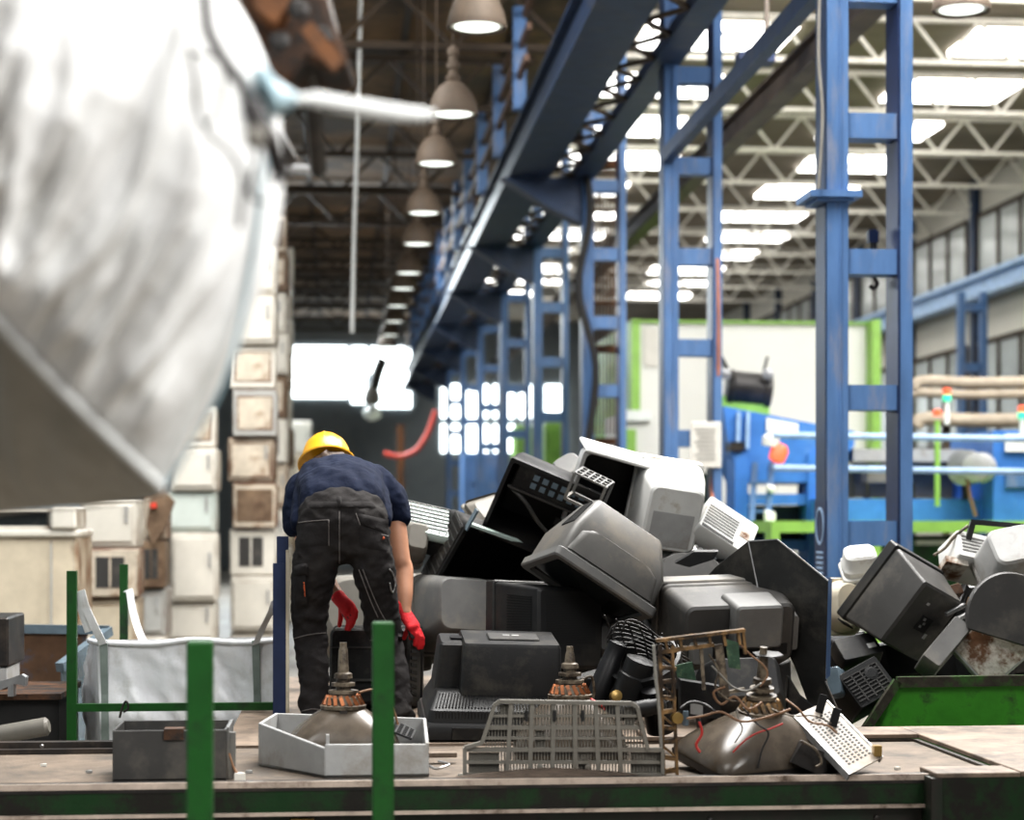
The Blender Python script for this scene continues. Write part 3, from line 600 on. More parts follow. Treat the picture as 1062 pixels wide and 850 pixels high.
for pts, r in (([(212, -10, 2.72), (216, 30, 2.68), (232, 62, 2.68), (252, 90, 2.7), (262, 130, 2.72)], .009), ([(196, 50, 2.66), (202, 80, 2.64), (205, 110, 2.65), (216, 138, 2.66), (240, 160, 2.68), (252, 190, 2.7), (248, 236, 2.72)], .004),
               ([(235, 70, 2.67), (228, 110, 2.66), (215, 132, 2.66), (222, 148, 2.66)], .003), ([(197, 52, 2.66), (215, 58, 2.65), (232, 55, 2.66)], .003), ([(262, 128, 2.71), (266, 160, 2.72), (258, 200, 2.73), (275, 210, 2.75)], .0035)):
    tag(MB().tube(smoothpath([P(*p) for p in pts]), r, 6).build('tie_cord', 'cord', smooth=180), {.009: 'thick black rope crossing the upper right of the hanging bag', .004: 'long thin cord trailing down the right side of the hanging bag', .0035: 'short cord at the right edge of the hanging bag below the knot'}.get(r, 'thin cord looped across the %s' % ('face of the hanging bag' if pts[0][0] > 200 else 'hanging bag near its dark rope')), 'cord')
kn = thing('rope_clamp', 'black strap with round brass clamp at the right edge of the hanging bag', 'clamp', P(265, 150, 2.7))
MB().lathe(P(265, 145, 2.69), W((.2, -1, .2)), [(.005, 0), (.016, .004), (.016, .016), (.008, .022)], 16).build('clamp', 'wgrey', kn, smooth=50)
MB().tube(smoothpath([P(258, 108, 2.7), P(268, 128, 2.7), P(282, 152, 2.72), P(291, 185, 2.75)]), [.014] * 6 + [.016] * 6 + [.013] * 7, 8).build('strap', 'cord', kn, smooth=180)
MB().lathe(P(287, 188, 2.74), W((0, -1, 0)), [(.004, 0), (.008, .006)], 12).build('button', 'steel', kn)
# rusty grab above
gb = thing('scrap_grab', 'rusty dark lifting grab with orange rust at the top, behind the hanging bag', 'grab', P(290, 80, 3.9))
MB().prism([P(x, y, 4.0) for x, y in ((235, -40), (330, -40), (345, 20), (362, 62), (340, 72), (318, 60), (300, 84), (262, 92), (246, 50))], FWD * .25).build('body', 'rust', gb, bevel=.01)
MB().bar(P(318, 28, 3.9), P(352, 70, 3.9), .03, .03).build('arm', 'orust', gb)
MB().prism([P(x, y, 3.92) for x, y in ((248, -30), (300, -30), (297, 18), (285, 30), (262, 12))], FWD * .06).build('jaw', 'orust', gb, bevel=.01)
for i, (x, y) in enumerate(((268, 62), (290, 45), (310, 12), (334, 40))): MB().lathe(P(x, y, 3.92), W((0, -1, .2)), [(.02, 0), (.024, .012), (.012, .02)], 10).build('bolt', 'iron', gb)
MB().tube([P(296, 175, 4.6), P(330, 177, 4.6)], .012, 6).build('rod', 'steel', gb)
for a in ((255, 85, 300, 165), (320, 62, 330, 176)): MB().tube([P(a[0], a[1], 4.1), P(a[2], a[3], 4.5)], .02, 6).build('link', 'iron', gb)

# ------------------------------------------------------------------ posts in front
for (x0, x1, y, d, lb) in ((193, 220, 665, 5.0, 'thick blurred green post standing in the foreground, the left one of two'), (386, 409, 645, 5.8, 'thick blurred green post in the foreground below the worker')):
    a, b = P(x0, y, d), P(x1, y, d); w = (b.x - a.x)
    t = thing('green_post', lb, 'post', ((a.x + b.x) / 2, a.y + w / 2, 0), 'green posts in front of the conveyor')
    MB().bx(a.x, b.x - .0, a.y, a.y + w, .012, a.z).build('tube', 'green', t, bevel=.006)
    MB().bx(a.x - .04, b.x + .04, a.y - .04, a.y + w + .04, .001, .012).build('foot_plate', 'gbeam', t)

# ------------------------------------------------------------------ conveyor
ZT = .82
Yf = 6.9
cvx0, cvx1 = -2.6, 2.16
c = thing('conveyor', 'long green conveyor with dusty belt across the bottom of the picture', 'conveyor', (0, 7.5, 0))
MB().bx(cvx0, 2.47, Yf + .05, 8.06, ZT - .09, ZT - .012).build('belt', 'belt', c)
MB().bx(cvx0, cvx1, Yf, Yf + .06, ZT - .03, ZT + .002).build('top_lip', 'iron', c)
MB().bx(cvx0, cvx1, Yf - .003, Yf + .012, ZT - .018, ZT + .004).build('pale_lip_edge', 'lip', c)  # thin pale strip along the front of the lip
MB().bx(cvx0, cvx1, Yf + .004, Yf + .05, ZT - .105, ZT - .03).build('upper_beam', 'gbeam', c)
MB().bx(cvx0, cvx1, Yf - .012, Yf + .06, ZT - .118, ZT - .105).build('middle_flange', 'lip', c)
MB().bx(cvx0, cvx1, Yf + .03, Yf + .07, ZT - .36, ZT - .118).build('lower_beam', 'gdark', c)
for i in range(13):
    x = -1.75 + i * .31; MB().lathe((x, Yf + .03, ZT - .16 - .05 * (i % 2)), (0, -1, 0), [(.011, 0), (.011, .008), (.004, .011)], 8).build('bolt', 'iron', c)
MB().bx(P(302, 0, 6.95).x, P(326, 0, 6.95).x, Yf - .02, Yf + .03, P(0, 858, 6.95).z, P(0, 845, 6.95).z).build('latch', 'gold', c)
MB().bx(cvx0, -.48, 8.0, 8.06, ZT - .03, ZT + .028).bx(cvx0, -.48, 7.92, 7.96, ZT - .02, ZT + .008).build('back_rail', 'iron', c)
for x in (-1.2, -.85): MB().lathe((x, 8.0, ZT + .012), (0, -1, 0), [(.01, 0), (.006, .006)], 8).build('bolt', 'steel', c)
for x in (-2.4, -.4, 1.6):
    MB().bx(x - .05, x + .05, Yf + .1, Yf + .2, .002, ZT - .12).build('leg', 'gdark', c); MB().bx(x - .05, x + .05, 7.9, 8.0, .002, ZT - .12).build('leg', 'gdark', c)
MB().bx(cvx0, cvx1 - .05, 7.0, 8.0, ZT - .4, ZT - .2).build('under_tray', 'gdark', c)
# end box with cover plates
t = thing('end_box', 'green end box of the conveyor at the lower right corner', 'housing', (2.6, 7, 0))
MB().bx(cvx1, 3.5, Yf - .08, Yf - .05, .2, ZT - .0).build('front_plate', 'gbeam', t); MB().bx(cvx1 - .02, cvx1 + .02, Yf - .09, Yf + .1, .2, ZT - .002).build('corner_edge', 'gdark', t)
MB().bx(cvx1, 3.5, Yf - .04, 8.1, .002, .2).build('base', 'gdark', t)
MB().bx(2.475, 3.5, Yf - .08, 8.36, ZT, ZT + .02).build('cover_plate', 'deck', t, bevel=.003)
MB().bx(1.3, 2.475, 8.06, 8.36, ZT, ZT + .02).build('cover_plate', 'deck', t, bevel=.003)
MB().bx(cvx1, 2.475, Yf - .08, Yf + .12, ZT - .004, ZT + .016).build('cover_plate', 'deck', t, bevel=.003)
MB().bx(2.45, 2.475, Yf + .12, 8.06, ZT - .08, ZT - .001).bx(1.8, 2.45, 8.05, 8.07, ZT - .08, ZT - .001).build('opening_edge', 'iron', t)
# deck behind the conveyor: carries the worker and the heap
t = struct(MB().bx(-.47, 2.06, 8.07, 11.6, .02, ZT - .002).build('trim_9', 'deck'))
# left green frame with sack
fr = thing('sack_stand', 'thin green post frame holding the white sack, on the left', 'frame', P(180, 780, 9.6))
for x0, x1, y, d in ((69, 79, 592, 9.3), (124, 132, 585, 10.6)):
    a, b = P(x0, y, d), P(x1, y, d); MB().bx(a.x, b.x, a.y, a.y + (b.x - a.x), .002, a.z).build('post', 'green', fr)
a, b = P(73, 730, 9.3), P(288, 738, 9.3); MB().bx(a.x, b.x, a.y, a.y + .035, b.z, a.z).build('cross_bar', 'green', fr)
MB().tube(smoothpath([P(124, 744, 9.25), P(127, 733, 9.25), P(131, 727, 9.25), P(133, 734, 9.25), P(128, 738, 9.25)]), .006, 6).build('hook', 'iron', fr)
a, b = P(287, 760, 9.3), P(295, 700, 9.3); MB().bx(a.x, b.x, a.y, a.y + .04, .002, b.z).build('post', 'green', fr)
np_ = thing('navy_post', 'dark navy steel post standing left of the worker', 'post', P(291, 745, 9.25))
a, b = P(283, 746, 9.1), P(296, 584, 9.1); MB().bx(a.x, b.x, a.y, a.y + .06, a.z, b.z).build('sleeve', 'bluen', np_)
a, b = P(287, 600, 9.12), P(299, 556, 9.12); MB().bx(a.x, b.x, a.y, a.y + .05, 0.822, b.z).build('tube', 'bluen', np_)
a, b = P(296.5, 756, 9.12), P(300, 570, 9.12); MB().bx(a.x, b.x, a.y - .01, a.y, a.z, b.z).build('pale_edge', 'beige', np_)
sk = thing('bulk_sack', 'clean white open bulk sack hung from the green posts', 'sack', P(190, 790, 10))
f0, f1, f2, f3 = P(105, 790, 9.5), P(286, 790, 9.5), P(284, 664, 9.5), P(101, 666, 9.5)
k0, k1, k2, k3 = P(92, 800, 10.5), P(288, 800, 10.5), P(288, 660, 10.5), P(92, 664, 10.5)
sb = MB(); patch(sb, [f0, f1, f2, f3], 50, 36, -.03, .05, 11.1); patch(sb, [k0, f0, f3, k3], 20, 30, .03, .03, 13); patch(sb, [f1, k1, k2, f2], 20, 30, .02, .03, 14); patch(sb, [k1, k0, k3, k2], 20, 20, .0, .02, 15)
sb.build('sack_body', 'bagw', sk, smooth=180)
hem = MB(); hem.tube(smoothpath([f3, lerp(f3, f2, .3) + UP * -.01, lerp(f3, f2, .55) + UP * .008, lerp(f3, f2, .8) - UP * .008, f2]), .014, 8); hem.tube([f3, k3], .014, 8); hem.tube([f2, k2], .014, 8)
hem.build('hem', 'bagw', sk, smooth=180)
for x in (107, 265):
    MB().prism([P(x - 4, 664, 9.47), P(x + 4, 664, 9.47), P(x + 5, 720, 9.5), P(x + 6, 785, 9.49), P(x - 2, 785, 9.49), P(x - 2, 720, 9.5)], W((0, .012, 0))).build('web_band', 'strapg', sk)
for pts in ([(107, 668, 9.46), (98, 650, 9.4), (88, 628, 9.36), (84, 613, 9.34), (82, 616, 9.34), (84, 630, 9.36), (92, 655, 9.42)], [(150, 668, 10.2), (143, 652, 10.4), (137, 630, 10.55), (134, 612, 10.6), (131, 613, 10.6)], [(265, 668, 9.46), (272, 652, 9.4), (281, 634, 9.3), (285, 622, 9.27)]):
    pth = smoothpath([P(*p) for p in pts]); st = MB(); st.loft([[q + W((.018, 0, .006)), q + W((.018, .008, .006)), q + W((-.018, .008, -.006)), q + W((-.018, 0, -.006))] for q in pth])
    st.build('lifting_strap', 'bagw', sk)
# ------------------------------------------------------------------ television and monitor shells
HEAP = 'scrapped televisions heaped in the middle'; BIN = 'scrapped monitors in the green bin'
def tv(label, c, back, x, w, h, D, m, group=HEAP, bz=.07, r1=(.93, .9), r2=(.86, .8), r3=(.62, .58), cut=.4, zc=(0, 0, 0), rad=.03, bm=None, name='old_television', cat='television', panel=None, vents=(), curved=False, hump=None, screen=True, xtra=None):
    R = frame(x, back); ctr = P(*c); t = thing(name, label, cat, ctr - R @ V((0, D / 2, 0)), group, R)
    b = MB()
    b.loft([rr(w - .09, h - .1, .02, .03), rr(w - .075, h - .085, .02, .0), rr(w - .012, h - .012, rad, 0), rr(w, h, rad, .008), rr(w, h, rad, bz - .006), rr(w - .012, h - .012, rad, bz)], False, True)
    b.build('bezel', bm or m, t, False, smooth=35)
    if screen:
        s = MB(); s.loft([rr(w - .085, h - .095, .03, .028), rr(w - .085, h - .095, .03, .018), rr((w - .085) * .7, (h - .095) * .7, .05, .008), rr((w - .085) * .2, (h - .095) * .2, .02, .004)], True, True); s.build('screen', 'screen', t, False, smooth=60)
    ym = bz + (D - bz) * cut
    rg = [rr(w * r1[0], h * r1[1], rad * 1.4, bz - .004, 0, zc[0]), rr(w * r1[0], h * r1[1], rad * 1.4, bz + .03, 0, zc[0])]
    if curved:
        for k in range(1, 9):
            s_ = k / 8; e = 1 - (1 - math.cos(s_ * math.pi / 2)) ** 1.0
            e = math.cos(s_ * math.pi / 2) ** .75
            rg.append(rr(w * lerp(r3[0], r2[0], e), h * lerp(r3[1], r2[1], e), rad * 2.2, ym * 0 + bz + .03 + (D - bz - .03) * (.25 + .75 * s_) * 1.0, 0, lerp(zc[2], zc[1], e), 5) if True else None)
        rg = [rr(w * r1[0], h * r1[1], rad * 2.2, bz - .004, 0, zc[0], 5), rr(w * r1[0], h * r1[1], rad * 2.2, bz + .03, 0, zc[0], 5)] + rg[2:]
    else:
        rg += [rr(w * r2[0], h * r2[1], rad * 1.4, ym, 0, zc[1]), rr(w * r3[0], h * r3[1], rad * 1.3, D - .012, 0, zc[2]), rr(w * r3[0] - .025, h * r3[1] - .025, rad, D, 0, zc[2])]
    MB().loft(rg).build('rear_housing', m, t, False, smooth=32)
    if hump:   # (x, z, w, h, y0, y1)
        hx, hz, hw, hh, h0, h1 = hump
        MB().loft([rr(hw + .03, hh + .03, .02, h0, hx, hz), rr(hw, hh, .02, h1 - .012, hx, hz), rr(hw - .024, hh - .024, .015, h1, hx, hz)]).build('rear_hump', m, t, False, smooth=32)
    def sideq(f, a=.0, e=1.0):
        W1, H1, W2, H2 = w * r2[0] / 2, h * r2[1] / 2, w * r3[0] / 2, h * r3[1] / 2; y1, y2 = ym, D - .012; z1, z2 = zc[1], zc[2]
        if f == 'top': return [V((W1, y1, z1 + H1)), V((-W1, y1, z1 + H1)), V((-W2, y2, z2 + H2)), V((W2, y2, z2 + H2))]
        if f == 'bottom': return [V((-W1, y1, z1 - H1)), V((W1, y1, z1 - H1)), V((W2, y2, z2 - H2)), V((-W2, y2, z2 - H2))]
        if f == 'left': return [V((-W1, y1, z1 + H1)), V((-W1, y1, z1 - H1)), V((-W2, y2, z2 - H2)), V((-W2, y2, z2 + H2))]
        if f == 'right': return [V((W1, y1, z1 - H1)), V((W1, y1, z1 + H1)), V((W2, y2, z2 + H2)), V((W2, y2, z2 - H2))]
        if f == 'back': return [V((W2, D, z2 - H2)), V((-W2, D, z2 - H2)), V((-W2, D, z2 + H2)), V((W2, D, z2 + H2))]
    for vf in vents:
        f, n, u0, u1, v0, v1, al = (list(vf) + [.1, .9, .12, .88, 'v'][len(vf) - 2:])[:7] if len(vf) < 7 else vf
        slats(MB(), sideq(f), n, u0, u1, v0, v1, .5, al, -.006, .0012).build('vent_slots', 'slot', t, False)
    if panel:   # list of (face, u0,u1,v0,v1, name, material)
        for f, u0, u1, v0, v1, nm, pm in panel:
            pb = MB(); plate(pb, sideq(f), u0, u1, v0, v1, -.004, .004 if nm != 'label_sticker' else .0012); pb.build(nm, pm, t, False)
    return t
def shell(label, c, back, x, w, h, D, m, group=HEAP, taper=(.8, .75), th=.012, inner=None, rim=None, lattice=None, name='television_back_cover', cat='television cover', mid=.5, rad=.03, zc=0):
    R = frame(x, back); t = thing(name, label, cat, P(*c) - R @ V((0, D / 2, 0)), group, R)
    O = [rr(w * taper[0] * .92, h * taper[1] * .92, rad, D, 0, zc), rr(w * taper[0], h * taper[1], rad, D - .02, 0, zc), rr(w * lerp(1, taper[0], .35), h * lerp(1, taper[1], .35), rad, D * mid, 0, zc * .4), rr(w, h, rad, 0)]
    I = [rr(w - 2 * th, h - 2 * th, rad, .0), rr(w * lerp(1, taper[0], .35) - 2 * th, h * lerp(1, taper[1], .35) - 2 * th, rad, D * mid, 0, zc * .4), rr(w * taper[0] - 2 * th, h * taper[1] - 2 * th, rad, D - .035, 0, zc)]
    MB().loft(O + I).build('shell', m, t, False, smooth=30)
    if inner: MB().loft([[p * 1 for p in rr(w - 2 * th - .004, h - 2 * th - .004, rad, .012)]] + [rr(w * lerp(1, taper[0], .35) - 2 * th - .004, h * lerp(1, taper[1], .35) - 2 * th - .004, rad, D * mid, 0, zc * .4), rr(w * taper[0] - 2 * th - .004, h * taper[1] - 2 * th - .004, rad, D - .04, 0, zc)], False, True).build('inside_lining', inner, t, False, smooth=30)
    if rim: MB().loft([rr(w + .012, h + .012, rad, .03), rr(w + .016, h + .016, rad, -.006), rr(w - 2 * th, h - 2 * th, rad, -.008), rr(w - 2 * th - .006, h - 2 * th - .006, rad, .02)], False, False).build('rim', rim, t, False, smooth=30)
    return t
def block(name, label, cat, c, back, x, w, h, D, m, group=None, bev=.012, taper=1.0):
    R = frame(x, back); t = thing(name, label, cat, P(*c), group, R)
    MB().loft([rr(w - .01, h - .01, bev, -D / 2), rr(w, h, bev, -D / 2 + .01), rr(w * taper, h * taper, bev, D / 2 - .01), rr(w * taper - .01, h * taper - .01, bev, D / 2)]).build('case', m, t, False, smooth=35)
    return t, R
def face(w, h, y, s=1):    # rectangle on the rear (+Y) face in local coordinates, seen from behind
    return [V((w / 2, y, -h / 2)), V((-w / 2, y, -h / 2)), V((-w / 2, y, h / 2)), V((w / 2, y, h / 2))]

# --- the middle heap, front to back
R = frame((1, .1, -.03), (.04, -.12, 1)); T = thing('old_television', 'black ribbed television lying screen down at the front of the heap, beside the plastic grille', 'television', V((P(512, 0, 8.42).x, P(512, 0, 8.42).y, ZT + .012)), HEAP, R)
MB().loft([rr(.6, .48, .03, 0), rr(.645, .53, .03, .02), rr(.65, .535, .03, .07), rr(.63, .51, .03, .09)]).build('bezel', 'char', T, False, smooth=35)
MB().loft([rr(.615, .5, .03, .085), rr(.6, .48, .03, .14, 0, 0), rr(.585, .46, .025, .15, 0, -.005), rr(.55, .36, .02, .195, .01, -.045), rr(.54, .34, .02, .2, .01, -.05)]).build('rear_housing', 'char', T, False, smooth=32)
MB().loft([rr(.44, .36, .02, .19, .055, -.03), rr(.42, .34, .02, .395, .055, -.035), rr(.405, .325, .015, .41, .055, -.035)]).build('rear_hump', 'black2', T, False, smooth=32)
MB().loft([rr(.2, .26, .02, .19, -.17, -.08), rr(.18, .24, .02, .385, -.16, -.08), rr(.165, .22, .015, .395, -.16, -.08)]).build('rear_shoulder', 'char', T, False, smooth=32)
sl = MB()
for i in range(40): sl.bar((-.27 + i * .0138, .152, .226), (-.25 + i * .0131, .193, .138), .006, .006)
for i in range(40): sl.box((-.27 + i * .0138, .115, .243), (.005, .045, .006))
sl.build('rib_band', 'black2', T, False)
MB().box((.07, .414, -.03), (.22, .012, .14)).build('top_plate', 'dgrey', T, False, bevel=.004)
MB().box((-.15, .399, -.06), (.1, .01, .06)).build('terminal_strip', 'black', T, False)
for q_ in (-.02, .02): MB().box((.06 + q_, .421, -.03), (.03, .003, .02)).build('label_sticker', 'lgrey', T, False)
MB().box((.0, .05, .27), (.4, .05, .012)).build('lower_lip', 'black2', T, False)

tv('black monitor with finely slotted sides standing behind the ribbed black television', (568, 652, 9.1), (.55, -.82, .06), (.84, .55, -.05), .46, .46, .38, 'char', r1=(.96, .95), r2=(.95, .93), r3=(.8, .8), cut=.2, rad=.012, vents=[('back', 30, .12, .88, .1, .7, 'u'), ('right', 12, .1, .9, .15, .85, 'u'), ('left', 26, .1, .9, .15, .85, 'v')], group='black monitors in the heap')
t = tv('large tilted dark grey television on top of the heap, back turned up', (626, 578, 9.02), (.45, .3, .8), (.784, .2, -.622), .56, .46, .38, 'mgrey', bm='grey', bz=.05, r1=(.94, .93), r2=(.92, .9), r3=(.7, .5), cut=.42, zc=(0, 0, 0), rad=.025, vents=[('left', 24, .1, .5, .1, .9, 'v')])
MB().loft([rr(.49, .2, .03, .06, .0, .124), rr(.47, .2, .06, .17, .0, .122), rr(.4, .2, .08, .2, .0, .115), rr(.3, .16, .08, .21, .0, .11)]).build('rear_bulge', 'mgrey', t, False, smooth=30)
mk = MB()
for a, b in (((.02, .0), (.04, .03)), ((.04, .03), (.05, .0)), ((.05, .0), (.03, -.02)), ((-.1, .0), (-.12, .03)), ((-.12, .03), (-.14, .0))): mk.bar((a[0], .4015, a[1]), (b[0], .4015, b[1]), .004, .003)
mk.build('scratch_marks', 'lgrey', t, False)
tv('grey television with rounded rear standing left, beside the worker', (474, 634, 9.85), (.36, -.9, .25), (.92, .36, -.08), .42, .42, .34, 'grey', r1=(.95, .95), r2=(.93, .9), r3=(.74, .66), cut=.3, rad=.05)
tv('pale grey television seen between and beside the legs of the worker', (388, 636, 10.65), (-.1, -.95, .28), (1, -.1, .05), .66, .5, .36, 'wgrey', r1=(.95, .95), r2=(.92, .88), r3=(.66, .6), curved=True, rad=.05)
tv('upright pale grey monitor edge just right of the worker, behind his glove', (432, 645, 10.25), (.75, .6, .1), (.55, -.8, 0), .5, .46, .34, 'grey', screen=True, bm='grey')
# tv with glass edge, open to the camera
t = shell('open black television shell with pale glass edge leaning over the grey rounded one', (500, 580, 10.1), (-.35, .78, .45), (.86, .1, -.46), .58, .44, .34, 'black2', inner='black', rim='black2', taper=(.8, .72))
MB().box((0, -.012, .225), (.57, .03, .014)).build('pale_edge', 'teal', t, False); MB().box((-.292, -.012, .25), (.01, .03, .12)).build('pale_edge', 'bluegl', t, False)
lt = MB()
for i in range(9): lt.box((-.297 + i * .004, .02 + i * .022, .0), (.012, .007, .38))
for i in range(10): lt.bar((-.3, .015, -.18 + i * .04), (-.264, .2, -.18 + i * .04), .008)
lt.build('side_lattice', 'dgrey', t, False)
t = shell('black cabinet shell with rows of square holes standing near the top of the heap', (565, 522, 9.95), (.1, .93, .35), (.9, -.05, -.42), .5, .42, .3, 'black', inner='black', rim='char', taper=(.85, .8), rad=.012)
sh = MB()
for j in range(2):
    for i in range(6): MB().box((-.1 + i * .05, -.005, .165 - j * .045), (.03, .004, .03)).build('square_hole', 'bluegl', t, False)
for j in range(2):
    for i in range(3): MB().box((.09 + i * .055, .03, -.02 - j * .06), (.034, .006, .04)).build('square_hole', 'char', t, False)
MB().box((.02, .004, .145), (.44, .014, .13)).build('hole_panel', 'black2', t, False)
MB().tube(smoothpath([V((-.2, .02, .06)), V((-.1, -.0, .02)), V((.0, .02, -.06)), V((.08, .03, -.1))]), [.012] * 18 + [.008], 8).build('rubber_strip', 'dgrey', t, False, smooth=180)
MB().box((.0, .0, .07), (.44, .02, .012)).build('shelf_rib', 'dgrey', t, False)
# little lattice crate corner
t, R = block('lattice_box', 'small open lattice plastic box wedged above the tilted grey television', 'box', (611, 508, 9.55), (.3, .9, .2), (.86, -.2, -.42), .01, .01, .01, 'char')
lt = MB(); a, b, d_ = .17, .14, .14
for i in range(6):
    lt.box((-a / 2 + a * i / 5, 0, b / 2), (.009, d_, .009)); 
for i in range(4): lt.box((0, -d_ / 2 + d_ * i / 3, b / 2), (a, .009, .009))
for xx in (-a / 2, a / 2):
    for yy in (-d_ / 2, d_ / 2): lt.box((xx, yy, 0), (.014, .014, b))
    lt.box((xx, 0, -b / 2), (.014, d_, .014))
for yy in (-d_ / 2, d_ / 2): lt.box((0, yy, -b / 2), (a, .014, .014))
lt.build('lattice', 'grey', t, False)
# top shells
t = shell('black lined television shell with a pale top edge at the summit of the heap', (630, 506, 10.0), (-.12, .92, .3), (.95, .05, -.3), .42, .4, .3, 'lgrey', inner='black', rim='lgrey', taper=(.8, .75))
MB().box((.0, .1, .2), (.42, .24, .02)).build('top_skin', 'white', t, False, bevel=.006)
tv('broken grey cover with a torn corner at the summit, left of the pale edged shell', (593, 489, 10.15), (-.3, -.6, .75), (.85, .3, .35), .2, .26, .12, 'grey', r3=(.7, .7), bz=.03, screen=False, name='broken_cover', cat='television cover')
t = tv('white computer monitor at the top right of the heap, rear towards the camera', (692, 528, 9.9), (.08, -.94, -.3), (.98, .1, -.16), .36, .46, .36, 'white', bz=.05, r1=(.96, .96), r2=(.92, .9), r3=(.78, .74), cut=.45, rad=.035, panel=[('back', .12, .88, .4, .92, 'rear_inset', 'lgrey')], name='computer_monitor', cat='monitor')
MB().loft([rr(.43, .03, .012, -.03, .02, .24), rr(.43, .03, .012, .3, .02, .235)]).build('top_lid', 'white', t, False, smooth=30)
t, R = block('air_vent_unit', 'white slatted plastic unit sloping down at the right shoulder of the heap', 'appliance', (750, 552, 9.85), (.42, -.7, .55), (.8, .1, -.55), .3, .24, .13, 'white', group=None, bev=.015)
slats(MB(), face(.3, .24, .065), 7, .36, .95, .25, .85, .55, 'u', -.003, .002).build('louvres', 'grey', t, False)
pb = MB(); plate(pb, face(.3, .24, .065), .08, .28, .3, .6, -.002, .002); pb.build('rust_spot', 'rustw', t, False)
pb = MB(); plate(pb, face(.3, .24, .065), .32, .95, .88, .96, -.002, .002); pb.build('dark_strip', 'dgrey', t, False)
# mid right
tv('dark rounded television wedged behind the lower right grey television', (712, 612, 9.5), (.05, -.85, .5), (1, .05, -.03), .42, .36, .36, 'dgrey', bm='black2', curved=True, rad=.06, r1=(.96, .96), r2=(.92, .9), r3=(.7, .6))
t = tv('grey television with stepped rear low on the right of the heap, before the black sheet', (752, 658, 8.95), (.2, -.94, -.26), (.98, .2, .03), .6, .46, .42, 'dgrey', bm='grey', bz=.09, r1=(.97, .96), r2=(.95, .93), r3=(.86, .6), zc=(0, 0, -.07), cut=.12, rad=.03, panel=[('top', .3, .68, .3, .8, 'label_sticker', 'lgrey'), ('back', .06, .94, .68, .86, 'recess', 'slot')])
MB().loft([rr(.24, .22, .02, .3, .06, -.12), rr(.22, .2, .02, .5, .06, -.13), rr(.2, .18, .015, .51, .06, -.13)]).build('rear_hump', 'grey', t, False, smooth=30)
MB().loft([rr(.1, .09, .012, .4, -.19, .0), rr(.09, .08, .012, .48, -.19, .0)]).build('rear_knob', 'grey', t, False, smooth=30)
MB().loft([rr(.06, .18, .012, .25, .27, -.06), rr(.05, .16, .012, .4, .26, -.06)]).build('side_grip', 'grey', t, False, smooth=30)
for i, (lb, c, bk, x, w, h, D, m) in enumerate((
    ('small black case between the slotted monitor and the wire grille', (624, 662, 9.15), (.1, -.95, .1), (1, .1, 0), .09, .2, .2, 'dgrey'),
    ('dark brown television back in the shade behind the arm of the worker', (428, 562, 9.95), (.3, -.8, .3), (.9, .3, -.2), .16, .22, .2, 'wgrey'),
    ('brown sloping cover behind the open black shell', (508, 530, 10.2), (.2, -.6, .6), (.8, .1, .55), .24, .22, .06, 'wgrey'),
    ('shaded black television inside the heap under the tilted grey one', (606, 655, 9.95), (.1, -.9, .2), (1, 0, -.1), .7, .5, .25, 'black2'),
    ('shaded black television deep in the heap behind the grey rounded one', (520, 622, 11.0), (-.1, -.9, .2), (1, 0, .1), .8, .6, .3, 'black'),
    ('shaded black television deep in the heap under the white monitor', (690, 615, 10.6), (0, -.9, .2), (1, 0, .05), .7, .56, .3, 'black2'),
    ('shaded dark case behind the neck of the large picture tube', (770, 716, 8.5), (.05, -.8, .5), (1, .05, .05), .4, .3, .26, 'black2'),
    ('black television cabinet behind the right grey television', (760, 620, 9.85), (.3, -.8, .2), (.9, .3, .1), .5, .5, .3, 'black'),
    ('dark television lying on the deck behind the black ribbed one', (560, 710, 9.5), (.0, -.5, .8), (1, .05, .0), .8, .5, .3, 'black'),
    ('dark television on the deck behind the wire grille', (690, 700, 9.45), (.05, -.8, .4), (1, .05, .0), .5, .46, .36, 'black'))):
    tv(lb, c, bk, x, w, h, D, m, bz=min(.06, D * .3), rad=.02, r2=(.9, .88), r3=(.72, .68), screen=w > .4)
# pale lattice panel by the shoulder
t, R = block('lattice_cover', 'pale green lattice cover lying aslant by the shoulder of the worker', 'cover', (437, 540, 10.0), (.15, -.55, .8), (.88, .1, -.42), .34, .26, .05, 'teal', bev=.01)
lt = MB(); slats(lt, face(.34, .26, .025), 7, .05, .95, .06, .94, .16, 'u', -.002, .007); slats(lt, face(.34, .26, .025), 8, .05, .95, .06, .94, .14, 'v', -.002, .007); lt.build('lattice_bars', 'dgrey', t, False)
MB().box((0, -.07, .0), (.33, .09, .24)).build('under_case', 'black2', t, False)
# the black television the worker lifts
t = tv('black television the worker is lifting with both hands', (388, 692, 9.62), (-.06, -.97, .12), (1, -.06, 0), .46, .44, .36, 'black2', bz=.06, r1=(.96, .96), r2=(.93, .92), r3=(.86, .84), cut=.4, rad=.025, vents=[('right', 9, .1, .9, .1, .9, 'v')], panel=[('back', .15, .85, .78, .9, 'grip_recess', 'slot')], group=HEAP)
MB().box((.0, .372, .07), (.36, .02, .012)).build('rib', 'dgrey', t, False); MB().box((.0, .366, -.09), (.38, .012, .008)).build('rib', 'dgrey', t, False)

